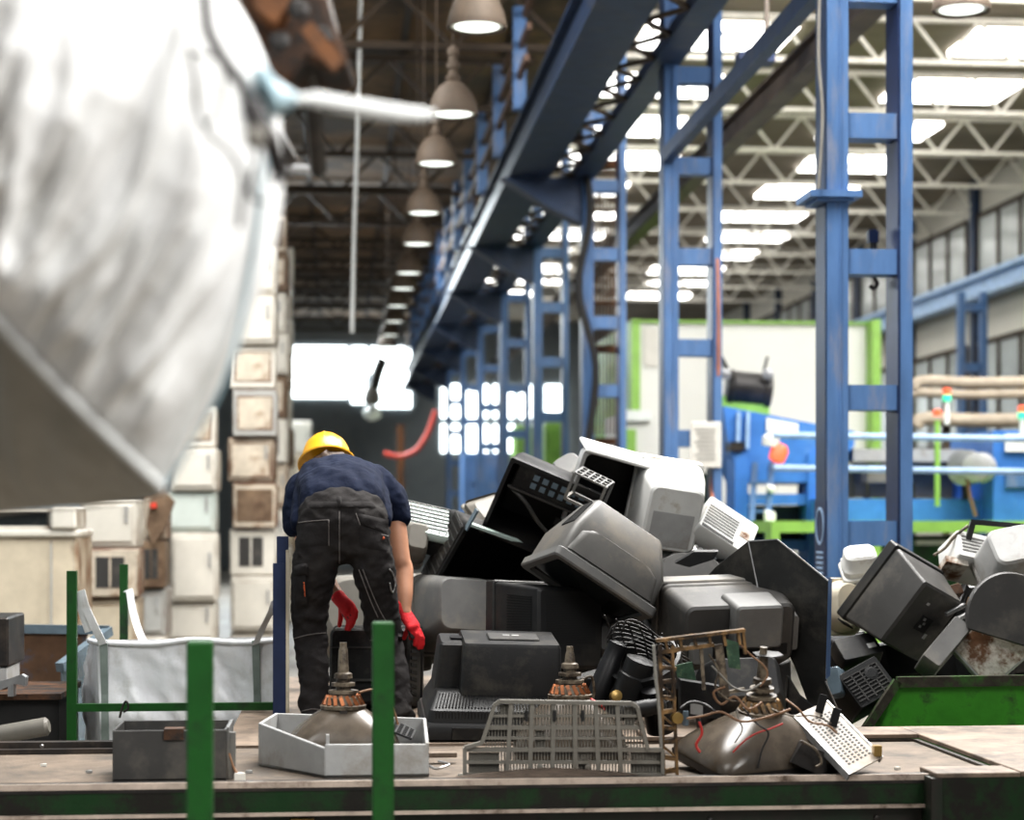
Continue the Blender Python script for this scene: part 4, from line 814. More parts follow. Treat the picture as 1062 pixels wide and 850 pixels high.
# black folded sheet steel on the right of the heap
sh = thing('steel_sheet', 'tall black folded steel sheet standing at the right of the heap', 'sheet', P(830, 750, 8.9))
pts = [(776, 561), (806, 559), (859, 602), (856, 706), (878, 757), (838, 728), (824, 690), (800, 640), (786, 610)]
MB().prism([P(x, y, 9.0 - (x - 776) * .003) for x, y in pts], W((0, .012, 0))).build('plate', 'sheet', sh)
MB().prism([P(x, y, 9.02 + (776 - x) * .004) for x, y in ((776, 561), (742, 588), (728, 604), (742, 640), (775, 650), (788, 610))], W((.0, .012, 0))).build('bent_flap', 'sheet', sh)
MB().prism([P(x, y, 8.88) for x, y in ((857, 597), (863, 600), (861, 700), (857, 704))], W((0, .03, 0))).build('blue_edge', 'blue', sh)
ed = MB()
for a, b in (((776, 561), (806, 559)), ((806, 559), (859, 602)), ((856, 706), (878, 757)), ((776, 561), (786, 610))): ed.bar(P(a[0], a[1], 8.995 - (a[0] - 776) * .003), P(b[0], b[1], 8.995 - (b[0] - 776) * .003), .006)
ed.build('bright_edge', 'steel', sh)
tag(MB().prism([P(x, y, 9.2) for x, y in ((700, 584), (720, 572), (745, 572), (740, 580), (715, 588))], W((.0, .02, .01))).build('torn_cover', 'black2'), 'torn black plastic strip under the white slatted unit', 'scrap')
tag(MB().prism([P(x, y, 9.0) for x, y in ((806, 690), (820, 684), (822, 745), (808, 752))], W((0, .08, 0))).build('grey_post', 'grey', bevel=.006), 'short grey plastic post beside the black sheet', 'scrap')
tag(MB().prism([P(x, y, 8.7) for x, y in ((818, 700), (830, 720), (870, 752), (880, 768), (836, 760), (815, 735))], W((0, .1, 0))).build('black_scrap', 'black2', bevel=.008), 'black plastic scrap at the foot of the black sheet', 'scrap')

# ------------------------------------------------------------------ things on the belt
zb = ZT - .011
def bx_tray(t, x0, x1, y0, y1, z0, z1, th, m):
    MB().bx(x0, x1, y0, y0 + th, z0, z1).build('front_wall', m, t, bevel=.003); MB().bx(x0, x1, y1 - th, y1, z0, z1).build('rear_wall', m, t)
    MB().bx(x0, x0 + th, y0 + th, y1 - th, z0, z1).build('side_wall', m, t); MB().bx(x1 - th, x1, y0 + th, y1 - th, z0, z1).build('side_wall', m, t)
    MB().bx(x0, x1, y0, y1, z0 - .0, z0 + .008).build('bottom', m, t)
a = P(118, 808, 7.0); b = P(235, 752, 7.0)
t = thing('metal_tray', 'open dark grey box on the belt at the left, behind the foreground post', 'box', ((a.x + b.x) / 2, 7.2, zb))
bx_tray(t, a.x, b.x, 7.06, 7.4, zb, zb + .185, .008, 'dgrey')
MB().bx(b.x, b.x + .008, 7.08, 7.38, zb, zb + .19).bx(b.x + .008, b.x + .03, 7.1, 7.13, zb, zb + .17).build('bent_flange', 'grey', t)
MB().bx((a.x + b.x) / 2 - .02, (a.x + b.x) / 2 + .05, 7.05, 7.12, zb + .15, zb + .19).build('clip', 'rust', t)
MB().tube(smoothpath([V((b.x + .01, 7.05, zb + .1)), V((b.x + .03, 7.04, zb + .04)), V((b.x + .045, 7.06, zb + .015)), V((b.x + .02, 7.1, zb + .05))]), .004, 6).build('wire', 'wire', t)
t = tag(MB().prism([V((b.x + .03, 7.02, zb)), V((b.x + .07, 7.03, zb)), V((b.x + .05, 7.06, zb))], (0, 0, .03)).build('paper_scrap', 'paper'), 'crumpled white scrap beside the dark grey box', 'scrap')
# pale bezel with tube
def tube_crt(name, label, c, w, h, H, neck_h, m, group, base=.06, yaw=0, tilt=(0, 0, 1), collar='copper'):
    R = frame((math.cos(yaw), math.sin(yaw), 0), tilt); t = thing(name, label, 'picture tube', c, group, R)
    rings = [rr(w * .96, h * .96, .05, .0, n=6), rr(w, h, .06, .02, n=6), rr(w, h, .06, base, n=6)]
    for k in range(1, 10):
        s = k / 9; e = (1 - s) ** 1.15; e = (1 - s ** 1.5) ** .95; ww = lerp(.09, w * .985, e); h2 = lerp(.09, h * .985, e)
        rings.append(rr(ww, h2, lerp(min(ww, h2) * .49, .09, e ** 1.2), base + .01 + (H - base) * s, n=6))
    MB().loft(rings).build('glass_bell', m, t, False, smooth=50)
    MB().loft([rr(w * 1.012, h * 1.012, .06, base * .3, n=6), rr(w * 1.015, h * 1.015, .06, base * .8, n=6)], False, False).build('tension_band', 'iron', t, False, smooth=40)
    y0 = base + (H - base) * .88
    MB().lathe((0, y0, 0), (0, 1, 0), [(.06, 0), (.088, .005), (.09, .018), (.074, .022), (.068, .05), (.052, .054), (.05, .07), (.04, .072)], 22).build('deflection_yoke', 'ceram', t, False, smooth=35)
    cw = MB()
    for k in range(16):
        a_ = k * 2 * math.pi / 16; cw.bar((.078 * math.cos(a_), y0 + .02, .078 * math.sin(a_)), (.06 * math.cos(a_ + .2), y0 + .056, .06 * math.sin(a_ + .2)), .014)
    cw.build('coil_winding', collar, t, False)
    MB().lathe((0, y0 + .06, 0), (0, 1, 0), [(.05, 0), (.058, .004), (.058, .016), (.03, .018), (.03, .03), (.046, .032), (.046, .045), (.026, .048), (.026, .06), (.036, .062), (.034, .08), (.022, .085), (.018, neck_h - .03), (.014, neck_h - .02), (.014, neck_h)], 18).build('neck', 'ceram', t, False, smooth=35)
    for sx, sz in ((1, 0), (-1, 0), (0, 1), (0, -1)): MB().box((sx * .07, y0 + .004, sz * .07), (.03, .03, .03)).build('yoke_clamp', 'iron', t, False)
    return t
t = thing('tray_bezel', 'light grey television front cut open like a tray, on the belt', 'television cover', P(356, 806, 7.2), None, Matrix.Rotation(.05, 3, 'Z'))
p = lambda x, y, d: P(x, y, d)
z1 = zb + .155
def wall(pa, pb, ha, hb, th, nm='side_wall', m='lgrey'):
    d_ = (pb - pa).normalized(); n_ = V((-d_.y, d_.x, 0)) * th
    A0, B0 = V((pa.x, pa.y, zb)), V((pb.x, pb.y, zb))
    return MB().hexa([A0, B0, B0 + n_, A0 + n_, A0 + UP * ha, B0 + UP * hb, B0 + n_ + UP * hb, A0 + n_ + UP * ha])
gA, gB, gC, gD, gE = P(268, 806, 7.42), P(337, 806, 7.05), P(445, 806, 7.1), P(442, 800, 7.75), P(285, 800, 7.85)
for pa, pb, ha, hb in ((gA, gB, .165, .11), (gB, gC, .125, .12), (gC, gD, .125, .15), (gD, gE, .15, .16), (gE, gA, .16, .165)): wall(pa, pb, ha, hb, .014).build('side_wall', 'lgrey', t, bevel=.003)
MB().prism([V((q.x, q.y, zb + .003)) for q in (gA, gB, gC, gD, gE)], (0, 0, .008)).build('floor_plate', 'dgrey', t)
gr = MB(); q0, q1 = V((gC.x + .02, gC.y + .1, zb + .05)), V((gD.x - .03, gD.y - .04, zb + .05))
lq = [V((gC.x - .05, 7.2, zb + .12)), V((gD.x - .03, 7.72, zb + .1)), V((gD.x - .17, 7.74, zb + .17)), V((gC.x - .19, 7.25, zb + .17))]
slats(gr, lq, 6, .05, .95, .08, .92, .3, 'u', -.004, .004); slats(gr, lq, 7, .05, .95, .08, .92, .3, 'v', -.004, .004); gr.build('speaker_grille', 'char', t)
MB().box(gB + V((.01, .02, .13)), (.012, .02, .05)).build('snap_tab', 'lgrey', t)
t = tube_crt('picture_tube', 'dark picture tube with brassy yoke standing neck up in the light grey tray', P(356, 800, 7.47) * 1 + V((0, 0, zb + .014 - P(356, 800, 7.47).z)), .44, .32, .215, .2, 'crt', 'picture tubes on the belt', yaw=.1)
MB().lathe((-.125, .125, .04), (-.5, .75, .45), [(.034, 0), (.036, .006), (.02, .012), (.008, .014)], 18).build('anode_cup', 'steel', t, False, smooth=50)
bl = MB(); bl.hexa([V(q) for q in ((.03, .085, -.165), (.13, .085, -.155), (.1, .16, -.09), (.02, .16, -.1), (.03, .09, -.168), (.13, .09, -.158), (.1, .165, -.095), (.02, .165, -.104))]); bl.build('label_sticker', 'ceram', t, False)
MB().tube(smoothpath([V((.06, .26, -.02)), V((.12, .27, -.03)), V((.17, .24, -.04)), V((.2, .18, -.05)), V((.22, .1, -.04))]), .005, 6).build('lead_wire', 'wire', t, False, smooth=180)
t = tube_crt('picture_tube', 'picture tube behind the plastic grille, only its dusty yoke rising above', V((P(591, 0, 7.75).x, P(591, 0, 7.75).y, zb)), .44, .36, .25, .15, 'crt', 'picture tubes on the belt')
MB().tube(smoothpath([V((.05, .3, -.03)), V((.09, .31, -.05)), V((.1, .24, -.06)), V((.08, .2, -.06))]), .006, 6).build('lead_wire', 'ceram', t, False, smooth=180)
# plastic grille
g = thing('plastic_grille', 'grey latticed plastic back cover standing upright on the belt', 'television cover', P(585, 803, 7.2))
gp = lambda x, y, dd=0: P(x, y, 7.06 + dd)
out = [(482, 803), (482, 775), (500, 770), (513, 731), (518, 727), (655, 729), (661, 733), (672, 777), (687, 777), (687, 803)]
def strip(mb, a, b, w, dep=.014, off=0): mb.bar(gp(*a, off), gp(*b, off), w, dep, W((0, 1, 0)))
fm = MB()
for i in range(len(out)): strip(fm, out[i], out[(i + 1) % len(out)], .014, .03)
fm.build('outer_frame', 'wgrey', g)
lb_ = MB()
def xl(y): return 500 + (770 - y) * .32 if y < 772 else 484
def xr(y): return 661 + (y - 733) * .25 if y < 776 else 686
for y, w in ((742, .01), (754, .016), (765, .01), (777, .016), (790, .012)): strip(lb_, (xl(y), y), (xr(y), y), w)
for x in (530, 552, 574, 596, 618, 640): strip(lb_, (x, 729), (x - (x - 585) * -.08, 803), .016, .02)
lb_.build('ribs', 'wgrey', g)
fs = MB()
for k in range(62):
    x = 488 + k * 3.2; y0 = 731 if 516 < x < 660 else (731 + (516 - x) * 3.1 if x <= 516 else 733 + (x - 660) * 4.0); y0 = min(y0, 779)
    strip(fs, (x, y0), (x, 803), .0045, .01, .01)
fs.build('fine_bars', 'wgrey', g)
for x0, y0, x1, y1 in ((486, 780, 518, 803), (655, 780, 685, 803), (600, 779, 612, 803), (556, 757, 566, 776), (518, 730, 530, 742), (648, 733, 658, 752)): MB().hexa([gp(x0, y1, .012), gp(x1, y1, .012), gp(x1, y1, .02), gp(x0, y1, .02), gp(x0, y0, .012), gp(x1, y0, .012), gp(x1, y0, .02), gp(x0, y0, .02)]).build('corner_plate', 'wgrey', g)
ho = MB()
for x in (546, 575, 604): ho.box(gp(x, 742, -.012), (.012, .006, .04))
ho.build('slots', 'slot', g)
for a, b in (((482, 803), (482, 775)), ((687, 777), (687, 803)), ((516, 729), (660, 730))):
    MB().prism([gp(*a), gp(*b), gp(*b, .12), gp(*a, .12)], W((0, 0, .006)) if a[1] == 729 else W((.006, 0, 0))).build('side_flange', 'wgrey', g)
for x in (560, 610): MB().lathe(gp(x, 795, -.008), W((0, -1, 0)), [(.012, 0), (.012, .008), (.005, .01)], 12).build('screw_boss', 'wgrey', g)
tag(MB().lathe(V((P(570, 0, 6.98).x, 6.985, ZT + .003)), UP, [(.34, 0), (.25, .012), (.1, .024), (.01, .028)], 26).build('dust_mound', 'dirtpile', smooth=60), 'low mound of brown dust on the edge below the plastic grille', 'dust', kind='stuff')
for v in [o for o in COL.objects if o.name == 'dust_mound']: v.scale = (1, .15, 1)
# right picture tube with wires
t = tube_crt('picture_tube', 'large tarnished picture tube lying among wires at the right of the belt', V((P(787, 0, 7.32).x, P(787, 0, 7.32).y, zb + .018)), .56, .42, .215, .2, 'crt', 'picture tubes on the belt', base=.05, yaw=.42, tilt=(.02, -.16, 1), collar='brass')
MB().lathe((.02, .42, 0), (0, 1, 0), [(.01, 0), (.06, .004), (.06, .008), (.01, .012)], 6).build('neck_board', 'black2', t, False)
q = lambda x, y, d=7.1: P(x, y, d)
WR = [([(712, 745), (730, 742), (748, 738), (770, 748), (800, 742), (820, 735)], .005, 'wire', 'brown wire draped across the shoulder of the large picture tube'),
      ([(725, 748), (728, 760), (722, 772), (726, 780)], .005, 'wired', 'red wire hanging down the left of the large picture tube'),
      ([(764, 735), (766, 746), (770, 756), (762, 770)], .003, 'wireg', 'thin grey wire crossing the large picture tube'),
      ([(770, 733), (785, 750), (797, 760), (790, 778), (786, 796)], .0035, 'wireb', 'black wire running down the face of the large picture tube'),
      ([(760, 780), (772, 768), (785, 760), (800, 755), (812, 750)], .003, 'wired', 'thin red wire slanting over the large picture tube'),
      ([(738, 690), (748, 700), (760, 712), (775, 716), (790, 708)], .004, 'wireg', 'pale wire strung from the brassy frame to the tube neck'),
      ([(735, 678), (745, 695), (742, 712), (755, 725), (772, 728)], .004, 'ceram', 'tan wire tangled right of the brassy frame'),
      ([(768, 668), (780, 680), (792, 690), (796, 700), (788, 712)], .0035, 'wire', 'brown wire arching over the tube neck'),
      ([(752, 712), (740, 718), (748, 730), (762, 722), (776, 735), (790, 728)], .005, 'wire', 'knotted brown wires around the yoke of the large tube'),
      ([(815, 725), (828, 735), (840, 748), (858, 752), (868, 760)], .004, 'wire', 'brown wire trailing onto the perforated plate'),
      ([(800, 735), (822, 742), (845, 742), (862, 750)], .003, 'ceram', 'pale wire above the perforated plate'),
      ([(705, 735), (716, 728), (730, 730), (742, 738)], .006, 'wireb', 'black wire between the brassy frame and the tube'),
      ([(830, 768), (845, 776), (852, 790), (846, 795)], .005, 'ceram', 'thick tan wire at the right tip of the large tube')]
for pts, r, m, lb in WR:
    tag(MB().tube(smoothpath([q(x, y, 7.1 - (.0 if y < 735 else .04)) for x, y in pts]), r, 6).build('loose_wire', m, smooth=180), lb, 'wire', 'loose wires on the belt')
# brassy chassis frame
ch = thing('chassis_frame', 'brassy brown chassis frame standing upright on the belt with torn wires', 'chassis', P(722, 803, 7.15))
def cbar(mb, a, b, w, d=.03, dd=7.12): mb.bar(P(*a, dd), P(*b, dd), w, d, W((0, 1, 0)))
m_ = MB(); cbar(m_, (684, 668), (688, 803), .012, .06); cbar(m_, (697, 668), (702, 803), .01, .05); m_.build('upright', 'brass', ch)
m_ = MB()
for k in range(9): cbar(m_, (686, 676 + k * 15.5), (701, 674 + k * 15.5 + (k % 2) * 4), .014, .045)
for k in range(4): cbar(m_, (687, 680 + k * 31), (699, 690 + k * 31), .008, .04)
m_.build('upright_ribs', 'brass', ch)
m_ = MB(); cbar(m_, (680, 664), (772, 653), .012, .07); cbar(m_, (682, 676), (740, 668), .014, .05); cbar(m_, (770, 653), (773, 678), .01, .05)
for k in range(6): cbar(m_, (690 + k * 15, 664 - k * 1.8), (692 + k * 15, 674 - k * 1.2), .01, .05)
m_.build('top_rail', 'brass', ch)
m_ = MB(); cbar(m_, (745, 668), (752, 722), .03, .04); cbar(m_, (727, 672), (730, 715), .012, .03); cbar(m_, (745, 720), (772, 714), .012, .03); m_.build('inner_bracket', 'ceram', ch)
MB().prism([P(x, y, 7.1) for x, y in ((752, 662), (766, 666), (768, 694), (756, 692))], W((0, .01, 0))).build('circuit_board', 'pcb', ch)
MB().lathe(P(701, 744, 7.1), W((.3, -1, 0)), [(.022, 0), (.022, .02), (.01, .022)], 14).build('gold_knob', 'gold', ch, smooth=40)
MB().tube(smoothpath([P(678, 668, 7.08), P(680, 700, 7.07), P(684, 740, 7.07), P(687, 803, 7.07)]), .007, 8).build('cable', 'wireg', ch, smooth=180)
MB().prism([P(x, y, 7.4) for x, y in ((706, 705), (748, 712), (748, 745), (706, 742))], W((0, .12, 0))).build('inner_box', 'black', ch); MB().prism([P(x, y, 7.39) for x, y in ((716, 727), (729, 729), (729, 742), (716, 740))], W((0, .008, 0))).build('box_label', 'lgrey', ch)
tag(MB().prism([P(x, y, 7.55) for x, y in ((700, 690), (718, 686), (722, 705), (704, 708))], W((0, .02, .0))).build('circuit_board', 'pcb'), 'small green circuit board inside the brassy frame', 'circuit board')
tag(MB().tube([P(711, 737, 7.2), P(711, 752, 7.2)], .012, 10).build('capacitor', 'bluegl'), 'small blue capacitor beside the brassy frame', 'capacitor')
# wire cage grille and motor
cg = thing('wire_grille', 'rounded black wire grille on top of dark fan parts, left of the brassy frame', 'grille', P(668, 690, 8.0))
w_ = MB(); X_, Y_ = W((.93, .1, -.3)).normalized(), W((-.25, -.5, .8)).normalized(); ctr = P(668, 668, 7.95); N_ = X_.cross(Y_).normalized()
for k in range(-4, 5):
    s = k / 4; hw = .16 * math.sqrt(max(.05, 1 - s * s * .8)); w_.tube(smoothpath([ctr + Y_ * s * .09 - X_ * hw - UP * .04, ctr + Y_ * s * .09 - X_ * hw * .8 + UP * .01, ctr + Y_ * s * .09 + UP * .02, ctr + Y_ * s * .09 + X_ * hw * 1.3 - UP * .02], 4), .004, 6)
for k in range(-3, 4):
    s = k / 3; w_.tube(smoothpath([ctr + X_ * s * .15 - Y_ * .095, ctr + X_ * s * .15 + UP * .022, ctr + X_ * s * .15 + Y_ * .095], 4), .0035, 6)
w_.build('wires', 'iron', cg, smooth=180)
MB().lathe(ctr - UP * .06 - Y_ * .02, Y_, [(.15, -.05), (.155, .02), (.14, .025), (.13, -.05)], 24).build('rim', 'black2', cg, smooth=50)
for i, (x, y, d, ax, r, L, lb, m) in enumerate(((655, 712, 7.9, (.35, -.2, 1), .07, .26, 'dark fan motor cylinder leaning under the wire grille', 'black2'), (628, 700, 7.95, (.4, 0, 1), .045, .3, 'slim black pipe leaning left of the fan motor', 'black'), (682, 735, 7.85, (-.2, -.3, 1), .06, .2, 'black cylinder at the left of the brassy frame', 'black'), (664, 735, 7.75, (.9, -.4, .2), .035, .22, 'short black tube lying under the fan motor', 'char'))):
    a_ = W(ax).normalized()
    tag(MB().lathe(P(x, y, d) - a_ * L / 2, a_, [(r * .5, 0), (r, .006), (r, L * .7), (r * .9, L * .72), (r * .9, L - .01), (r * .4, L)], 20).build('fan_motor', m, smooth=40), lb, 'motor')
tag(MB().lathe(P(637, 722, 7.8), W((.3, -.9, .2)), [(.022, 0), (.024, .03), (.012, .034)], 12).build('brass_ferrule', 'gold', smooth=40), 'small brass ferrule under the fan motor', 'fitting')
tag(MB().tube(smoothpath([P(608, 722, 7.75), P(618, 728, 7.7), P(626, 735, 7.72), P(622, 742, 7.7)]), .006, 6).build('loose_wire', 'wired', smooth=180), 'red wires by the brass ferrule, right of the yoke', 'wire')
# perforated shield
t = thing('perforated_plate', 'pale perforated metal plate leaning at the right end of the belt', 'plate', P(860, 790, 7.3))
pq = [P(822, 790, 7.12), P(886, 804, 7.0), P(905, 778, 7.35), P(836, 738, 7.5)]
pq = [P(830, 745, 7.45), P(842, 738, 7.5), P(912, 790, 7.15), P(884, 802, 7.0)]
qd = [P(824, 742, 7.3), P(882, 803, 6.98), P(914, 786, 7.2)]; qd.append(qd[0] + qd[2] - qd[1])
m_ = MB(); plate(m_, qd, 0, 1, 0, 1, -.003, .003); m_.build('sheet', 'perf', t)
hl = MB()
for i in range(17):
    for j in range(6): plate(hl, qd, .15 + i * .045, .172 + i * .045, .14 + j * .13, .2 + j * .13, -.0045, .0045)
hl.build('holes', 'slot', t)
m_ = MB(); plate(m_, qd, 0, 1, -.06, .0, -.02, .005); plate(m_, qd, 0, 1, 1, 1.05, -.02, .006); m_.build('folded_edge', 'steel', t)
m_ = MB(); m_.box(bil(qd, .95, .95) + UP * .02, (.03, .03, .04)); m_.build('gilt_clip', 'gold', t)
for i, u in enumerate((.1, .35)): MB().bar(bil(qd, u, .6), bil(qd, u, .6) + UP * .07 + W((.02, 0, 0)), .03, .012).build('tab', 'black2', t)
MB().prism([P(x, y, 7.1) for x, y in ((820, 790), (850, 804), (858, 800), (856, 780), (832, 770))], W((0, .1, 0))).build('under_bracket', 'iron', t)
tag(MB().tube(smoothpath([P(446, 794, 7.2), P(452, 797, 7.15), P(460, 795, 7.15), P(466, 792, 7.2), P(455, 789, 7.25)]), .005, 6).build('steel_clip', 'steel'), 'bent steel wire clips on the belt left of the plastic grille', 'clip')
tag(MB().box(P(455, 782, 7.5) * 1, (.14, .05, .02)).build('flat_bar', 'deck', bevel=.003), 'flat brown bar lying left of the plastic grille', 'bar')
for i, (x, d) in enumerate(((45, 7.4), (92, 7.2), (215, 7.05), (258, 7.2), (478, 7.1), (690, 7.0), (930, 7.3))):
    a = P(x, 800, d); tag(MB().prism([V((a.x - .012, a.y, zb)), V((a.x + .014, a.y - .006, zb)), V((a.x + .008, a.y + .015, zb))], (0, 0, .01)).build('plastic_chip', ['paper', 'lgrey'][i % 2]), 'small pale chip lying on the belt, %s from the left' % ORD[i], 'chip', 'chips on the belt')

# ------------------------------------------------------------------ green bin and its load
gb_ = thing('green_bin', 'scraped bright green steel bin at the right edge, full of monitors', 'bin', P(980, 790, 9.3))
f = lambda x, y, d=9.2: P(x, y, d)
fp = [(932, 707), (1140, 705), (1140, 800), (898, 800), (900, 757)]
MB().prism([f(*a) for a in fp], W((0, .02, 0))).build('front_plate', 'gbin', gb_)
rm = MB(); rm.bar(f(930, 707, 9.19), f(1140, 704, 9.19), .05, .05, W((0, 1, 0))); rm.bar(f(897, 757, 9.19), f(931, 706, 9.19), .04, .05, W((0, 1, 0))); rm.build('rim', 'rim', gb_)
MB().prism([f(930, 708), f(898, 757), f(898, 800), f(898, 800, 10.9), f(898, 757, 10.9), f(930, 700, 10.9)], W((.012, 0, 0))).build('side_plate', 'gbin', gb_)
MB().prism([P(920, 690, 10.9), P(1140, 690, 10.9), P(1140, 800, 10.9), P(905, 800, 10.9)], W((0, .02, 0))).build('rear_plate', 'gbin', gb_)
a, b = P(905, 760, 9.3), P(1140, 760, 9.3); MB().bx(a.x, b.x, 8.9, 10.7, .12, .16).build('bin_floor', 'gdark', gb_)
for x in (a.x + .1, b.x - .2):
    MB().bx(x, x + .08, 9.1, 10.4, .002, .12).build('skid', 'gdark', gb_)

t = tv('dark monitor lying on its side in the bin, socket panel towards the camera', (938, 628, 9.6), (.35, -.8, -.45), (.55, -.2, .8), .46, .38, .34, 'dgrey', group=BIN, bm='char', bz=.07, r1=(.95, .95), r2=(.9, .88), r3=(.8, .78), cut=.35, rad=.012, panel=[('back', .4, .62, .4, .66, 'socket_panel', 'slot'), ], name='computer_monitor', cat='monitor')
pb = MB(); [plate(pb, face(.34, .28, .342), u, u + .04, v, v + .06, -.002, .002) for u, v in ((.42, .45), (.48, .5), (.54, .46), (.62, .7), (.66, .7), (.2, .3))]; pb.build('sockets', 'lgrey', t, False)
pb = MB(); plate(pb, [V((-.25, .012, -.16)), V((-.25, .06, -.16)), V((-.25, .06, -.08)), V((-.25, .012, -.08))], 0, 1, 0, 1, -.003, .003); pb.build('side_socket', 'slot', t, False)
t, R = block('computer_case', 'black open drive case leaning right of the dark monitor in the bin', 'computer', (984, 642, 9.8), (.6, -.6, .2), (.6, .3, .7), .34, .14, .2, 'black2', group=BIN)
pb = MB(); plate(pb, face(.34, .14, .1), .15, .5, .2, .8, -.002, .003); pb.build('opening', 'slot', t, False); pb = MB(); plate(pb, face(.34, .14, .1), .2, .35, .3, .5, .002, .012); pb.build('drive_clip', 'brass', t, False)
tv('white plastic shell at the left top of the load in the bin', (892, 583, 9.9), (-.1, -.5, .85), (1, .1, -.12), .2, .2, .14, 'white', group=BIN, bz=.03, screen=False, name='monitor_cover', cat='monitor cover', r3=(.8, .7))
tv('cream curved monitor back standing at the left of the bin', (876, 628, 9.9), (.1, -.95, .1), (1, .1, 0), .2, .3, .2, 'beige', group=BIN, bz=.04, curved=True, rad=.05, r3=(.6, .7), screen=False, name='computer_monitor', cat='monitor')
t, R = block('plug_box', 'small cream box with white label leaning in the bin', 'box', (902, 617, 9.75), (.1, -.9, .35), (.85, .1, -.5), .13, .13, .1, 'beige', group=BIN); pb = MB(); plate(pb, face(.13, .13, .05), .4, .68, .42, .7, -.002, .0015); pb.build('label_sticker', 'white', t, False)
t, R = block('board_cover', 'dark flat cover sticking up behind the dark monitor', 'cover', (924, 575, 9.9), (.2, -.9, .3), (.7, .1, .6), .1, .07, .03, 'dgrey', group=BIN)
tag(MB().prism([P(x, y, 9.85) for x, y in ((905, 598), (930, 580), (942, 572), (946, 580), (925, 602), (912, 612))], W((0, .02, 0))).build('pale_sheet', 'teal'), 'pale glossy sheet between the cream box and the dark monitor', 'sheet', BIN)
t, R = block('desktop_computer', 'white desktop computer with wide slots at the top of the load', 'computer', (1004, 578, 9.95), (.25, -.75, .6), (.95, .2, -.25), .24, .2, .2, 'white', group=BIN, taper=.85)
slats(MB(), face(.2, .17, .101), 5, .2, .9, .2, .85, .45, 'u', -.004, .0015).build('slots', 'grey', t, False)
MB().box((-.1, .0, .1), (.12, .14, .04)).build('rusty_top', 'rustw', t, False)
tv('grey monitor in the upper right corner of the load', (1050, 582, 9.7), (-.1, -.75, .6), (.95, -.1, .3), .34, .34, .3, 'lgrey', group=BIN, bz=.05, rad=.04, r3=(.7, .66), name='computer_monitor', cat='monitor', bm='grey')
ds = thing('round_cover', 'dark grey rounded cover standing on edge at the right of the bin', 'cover', P(1045, 640, 9.4), BIN)
MB().prism([P(1050 + 46 * math.cos(a_) + 10 * math.sin(a_), 643 - 48 * math.sin(a_) + 14 * math.cos(a_), 9.35 + .05 * math.sin(a_)) for a_ in [math.pi * k / 20 for k in range(-3, 24)]], W((0, .05, 0))).build('disc', 'dgrey', ds, bevel=.006)
t, R = block('metal_case', 'plain light grey metal case lying aslant on the bin rim', 'case', (978, 672, 9.38), (.1, -.85, .5), (.62, 0, .78), .3, .1, .16, 'grey', group=BIN)
t, R = block('appliance_lid', 'white appliance panel blotched with brown rust on the bin rim', 'panel', (1030, 672, 9.42), (.05, -.95, .3), (.75, 0, .65), .34, .28, .04, 'lgrey', group=BIN); pb = MB(); plate(pb, face(.34, .28, .02), .04, .96, .04, .96, -.002, .003); pb.build('blotched_face', 'rustw', t, False)
t, R = block('rusty_block', 'small rust brown block below the white desktop computer', 'block', (985, 615, 9.7), (.1, -.9, .4), (.9, 0, .35), .12, .06, .08, 'rust', group=BIN)
t, R = block('radio_cassette', 'black case with slatted grille at the lower left of the bin', 'radio', (894, 716, 9.35), (.15, -.85, .5), (.8, .1, .5), .24, .2, .2, 'char', group=BIN)
slats(slats(MB(), face(.24, .2, .1), 8, .1, .95, .15, .9, .3, 'u', -.002, .006), face(.24, .2, .1), 4, .1, .95, .15, .9, .14, 'v', -.002, .006).build('grille', 'dgrey', t, False); plate_ = MB(); plate(plate_, face(.24, .2, .1), .1, .95, .15, .9, -.002, .001); plate_.build('grille_backing', 'slot', t, False); MB().lathe((.04, .1, -.03), (0, 1, 0), [(.035, 0), (.035, .006), (.022, .008)], 18).build('dial', 'char', t, False)
t, R = block('blue_grey_screen', 'blue grey glass strip at the left of the slatted black case', 'screen', (868, 708, 9.3), (-.5, -.85, .3), (.8, -.5, .3), .07, .14, .1, 'bluegl', group=BIN)
t, R = block('flat_monitor', 'flat black set with pale label low at the left of the bin', 'monitor', (888, 676, 9.55), (.1, -.75, .7), (.95, .1, .35), .22, .14, .1, 'black2', group=BIN); pb = MB(); plate(pb, face(.22, .14, .05), .1, .3, .5, .7, -.002, .002); pb.build('label_sticker', 'lgrey', t, False)
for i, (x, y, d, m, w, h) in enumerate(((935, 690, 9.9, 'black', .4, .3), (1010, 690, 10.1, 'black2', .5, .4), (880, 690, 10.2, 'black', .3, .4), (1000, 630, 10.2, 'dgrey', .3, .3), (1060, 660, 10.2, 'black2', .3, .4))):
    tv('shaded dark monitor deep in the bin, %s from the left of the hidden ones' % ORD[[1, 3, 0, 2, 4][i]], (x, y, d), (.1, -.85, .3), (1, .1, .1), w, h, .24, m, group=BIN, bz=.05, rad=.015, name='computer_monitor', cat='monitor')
bf = thing('bent_frame', 'bent black metal frame rising above the load at the right edge', 'frame', P(1030, 560, 9.9), BIN)
m_ = MB(); m_.bar(P(1002, 566, 9.9), P(1009, 541, 9.9), .028, .03, W((0, 1, 0))); m_.bar(P(1007, 541, 9.9), P(1090, 548, 9.8), .026, .03, W((0, 1, 0))); m_.build('frame_bars', 'char', bf)
tag(MB().tube(smoothpath([P(968, 576, 9.9), P(980, 568, 9.9), P(990, 556, 9.9), P(1004, 545, 9.9)]), .009, 6).build('loose_wire', 'ceram', smooth=180), 'tan cable curving up to the bent black frame', 'wire')
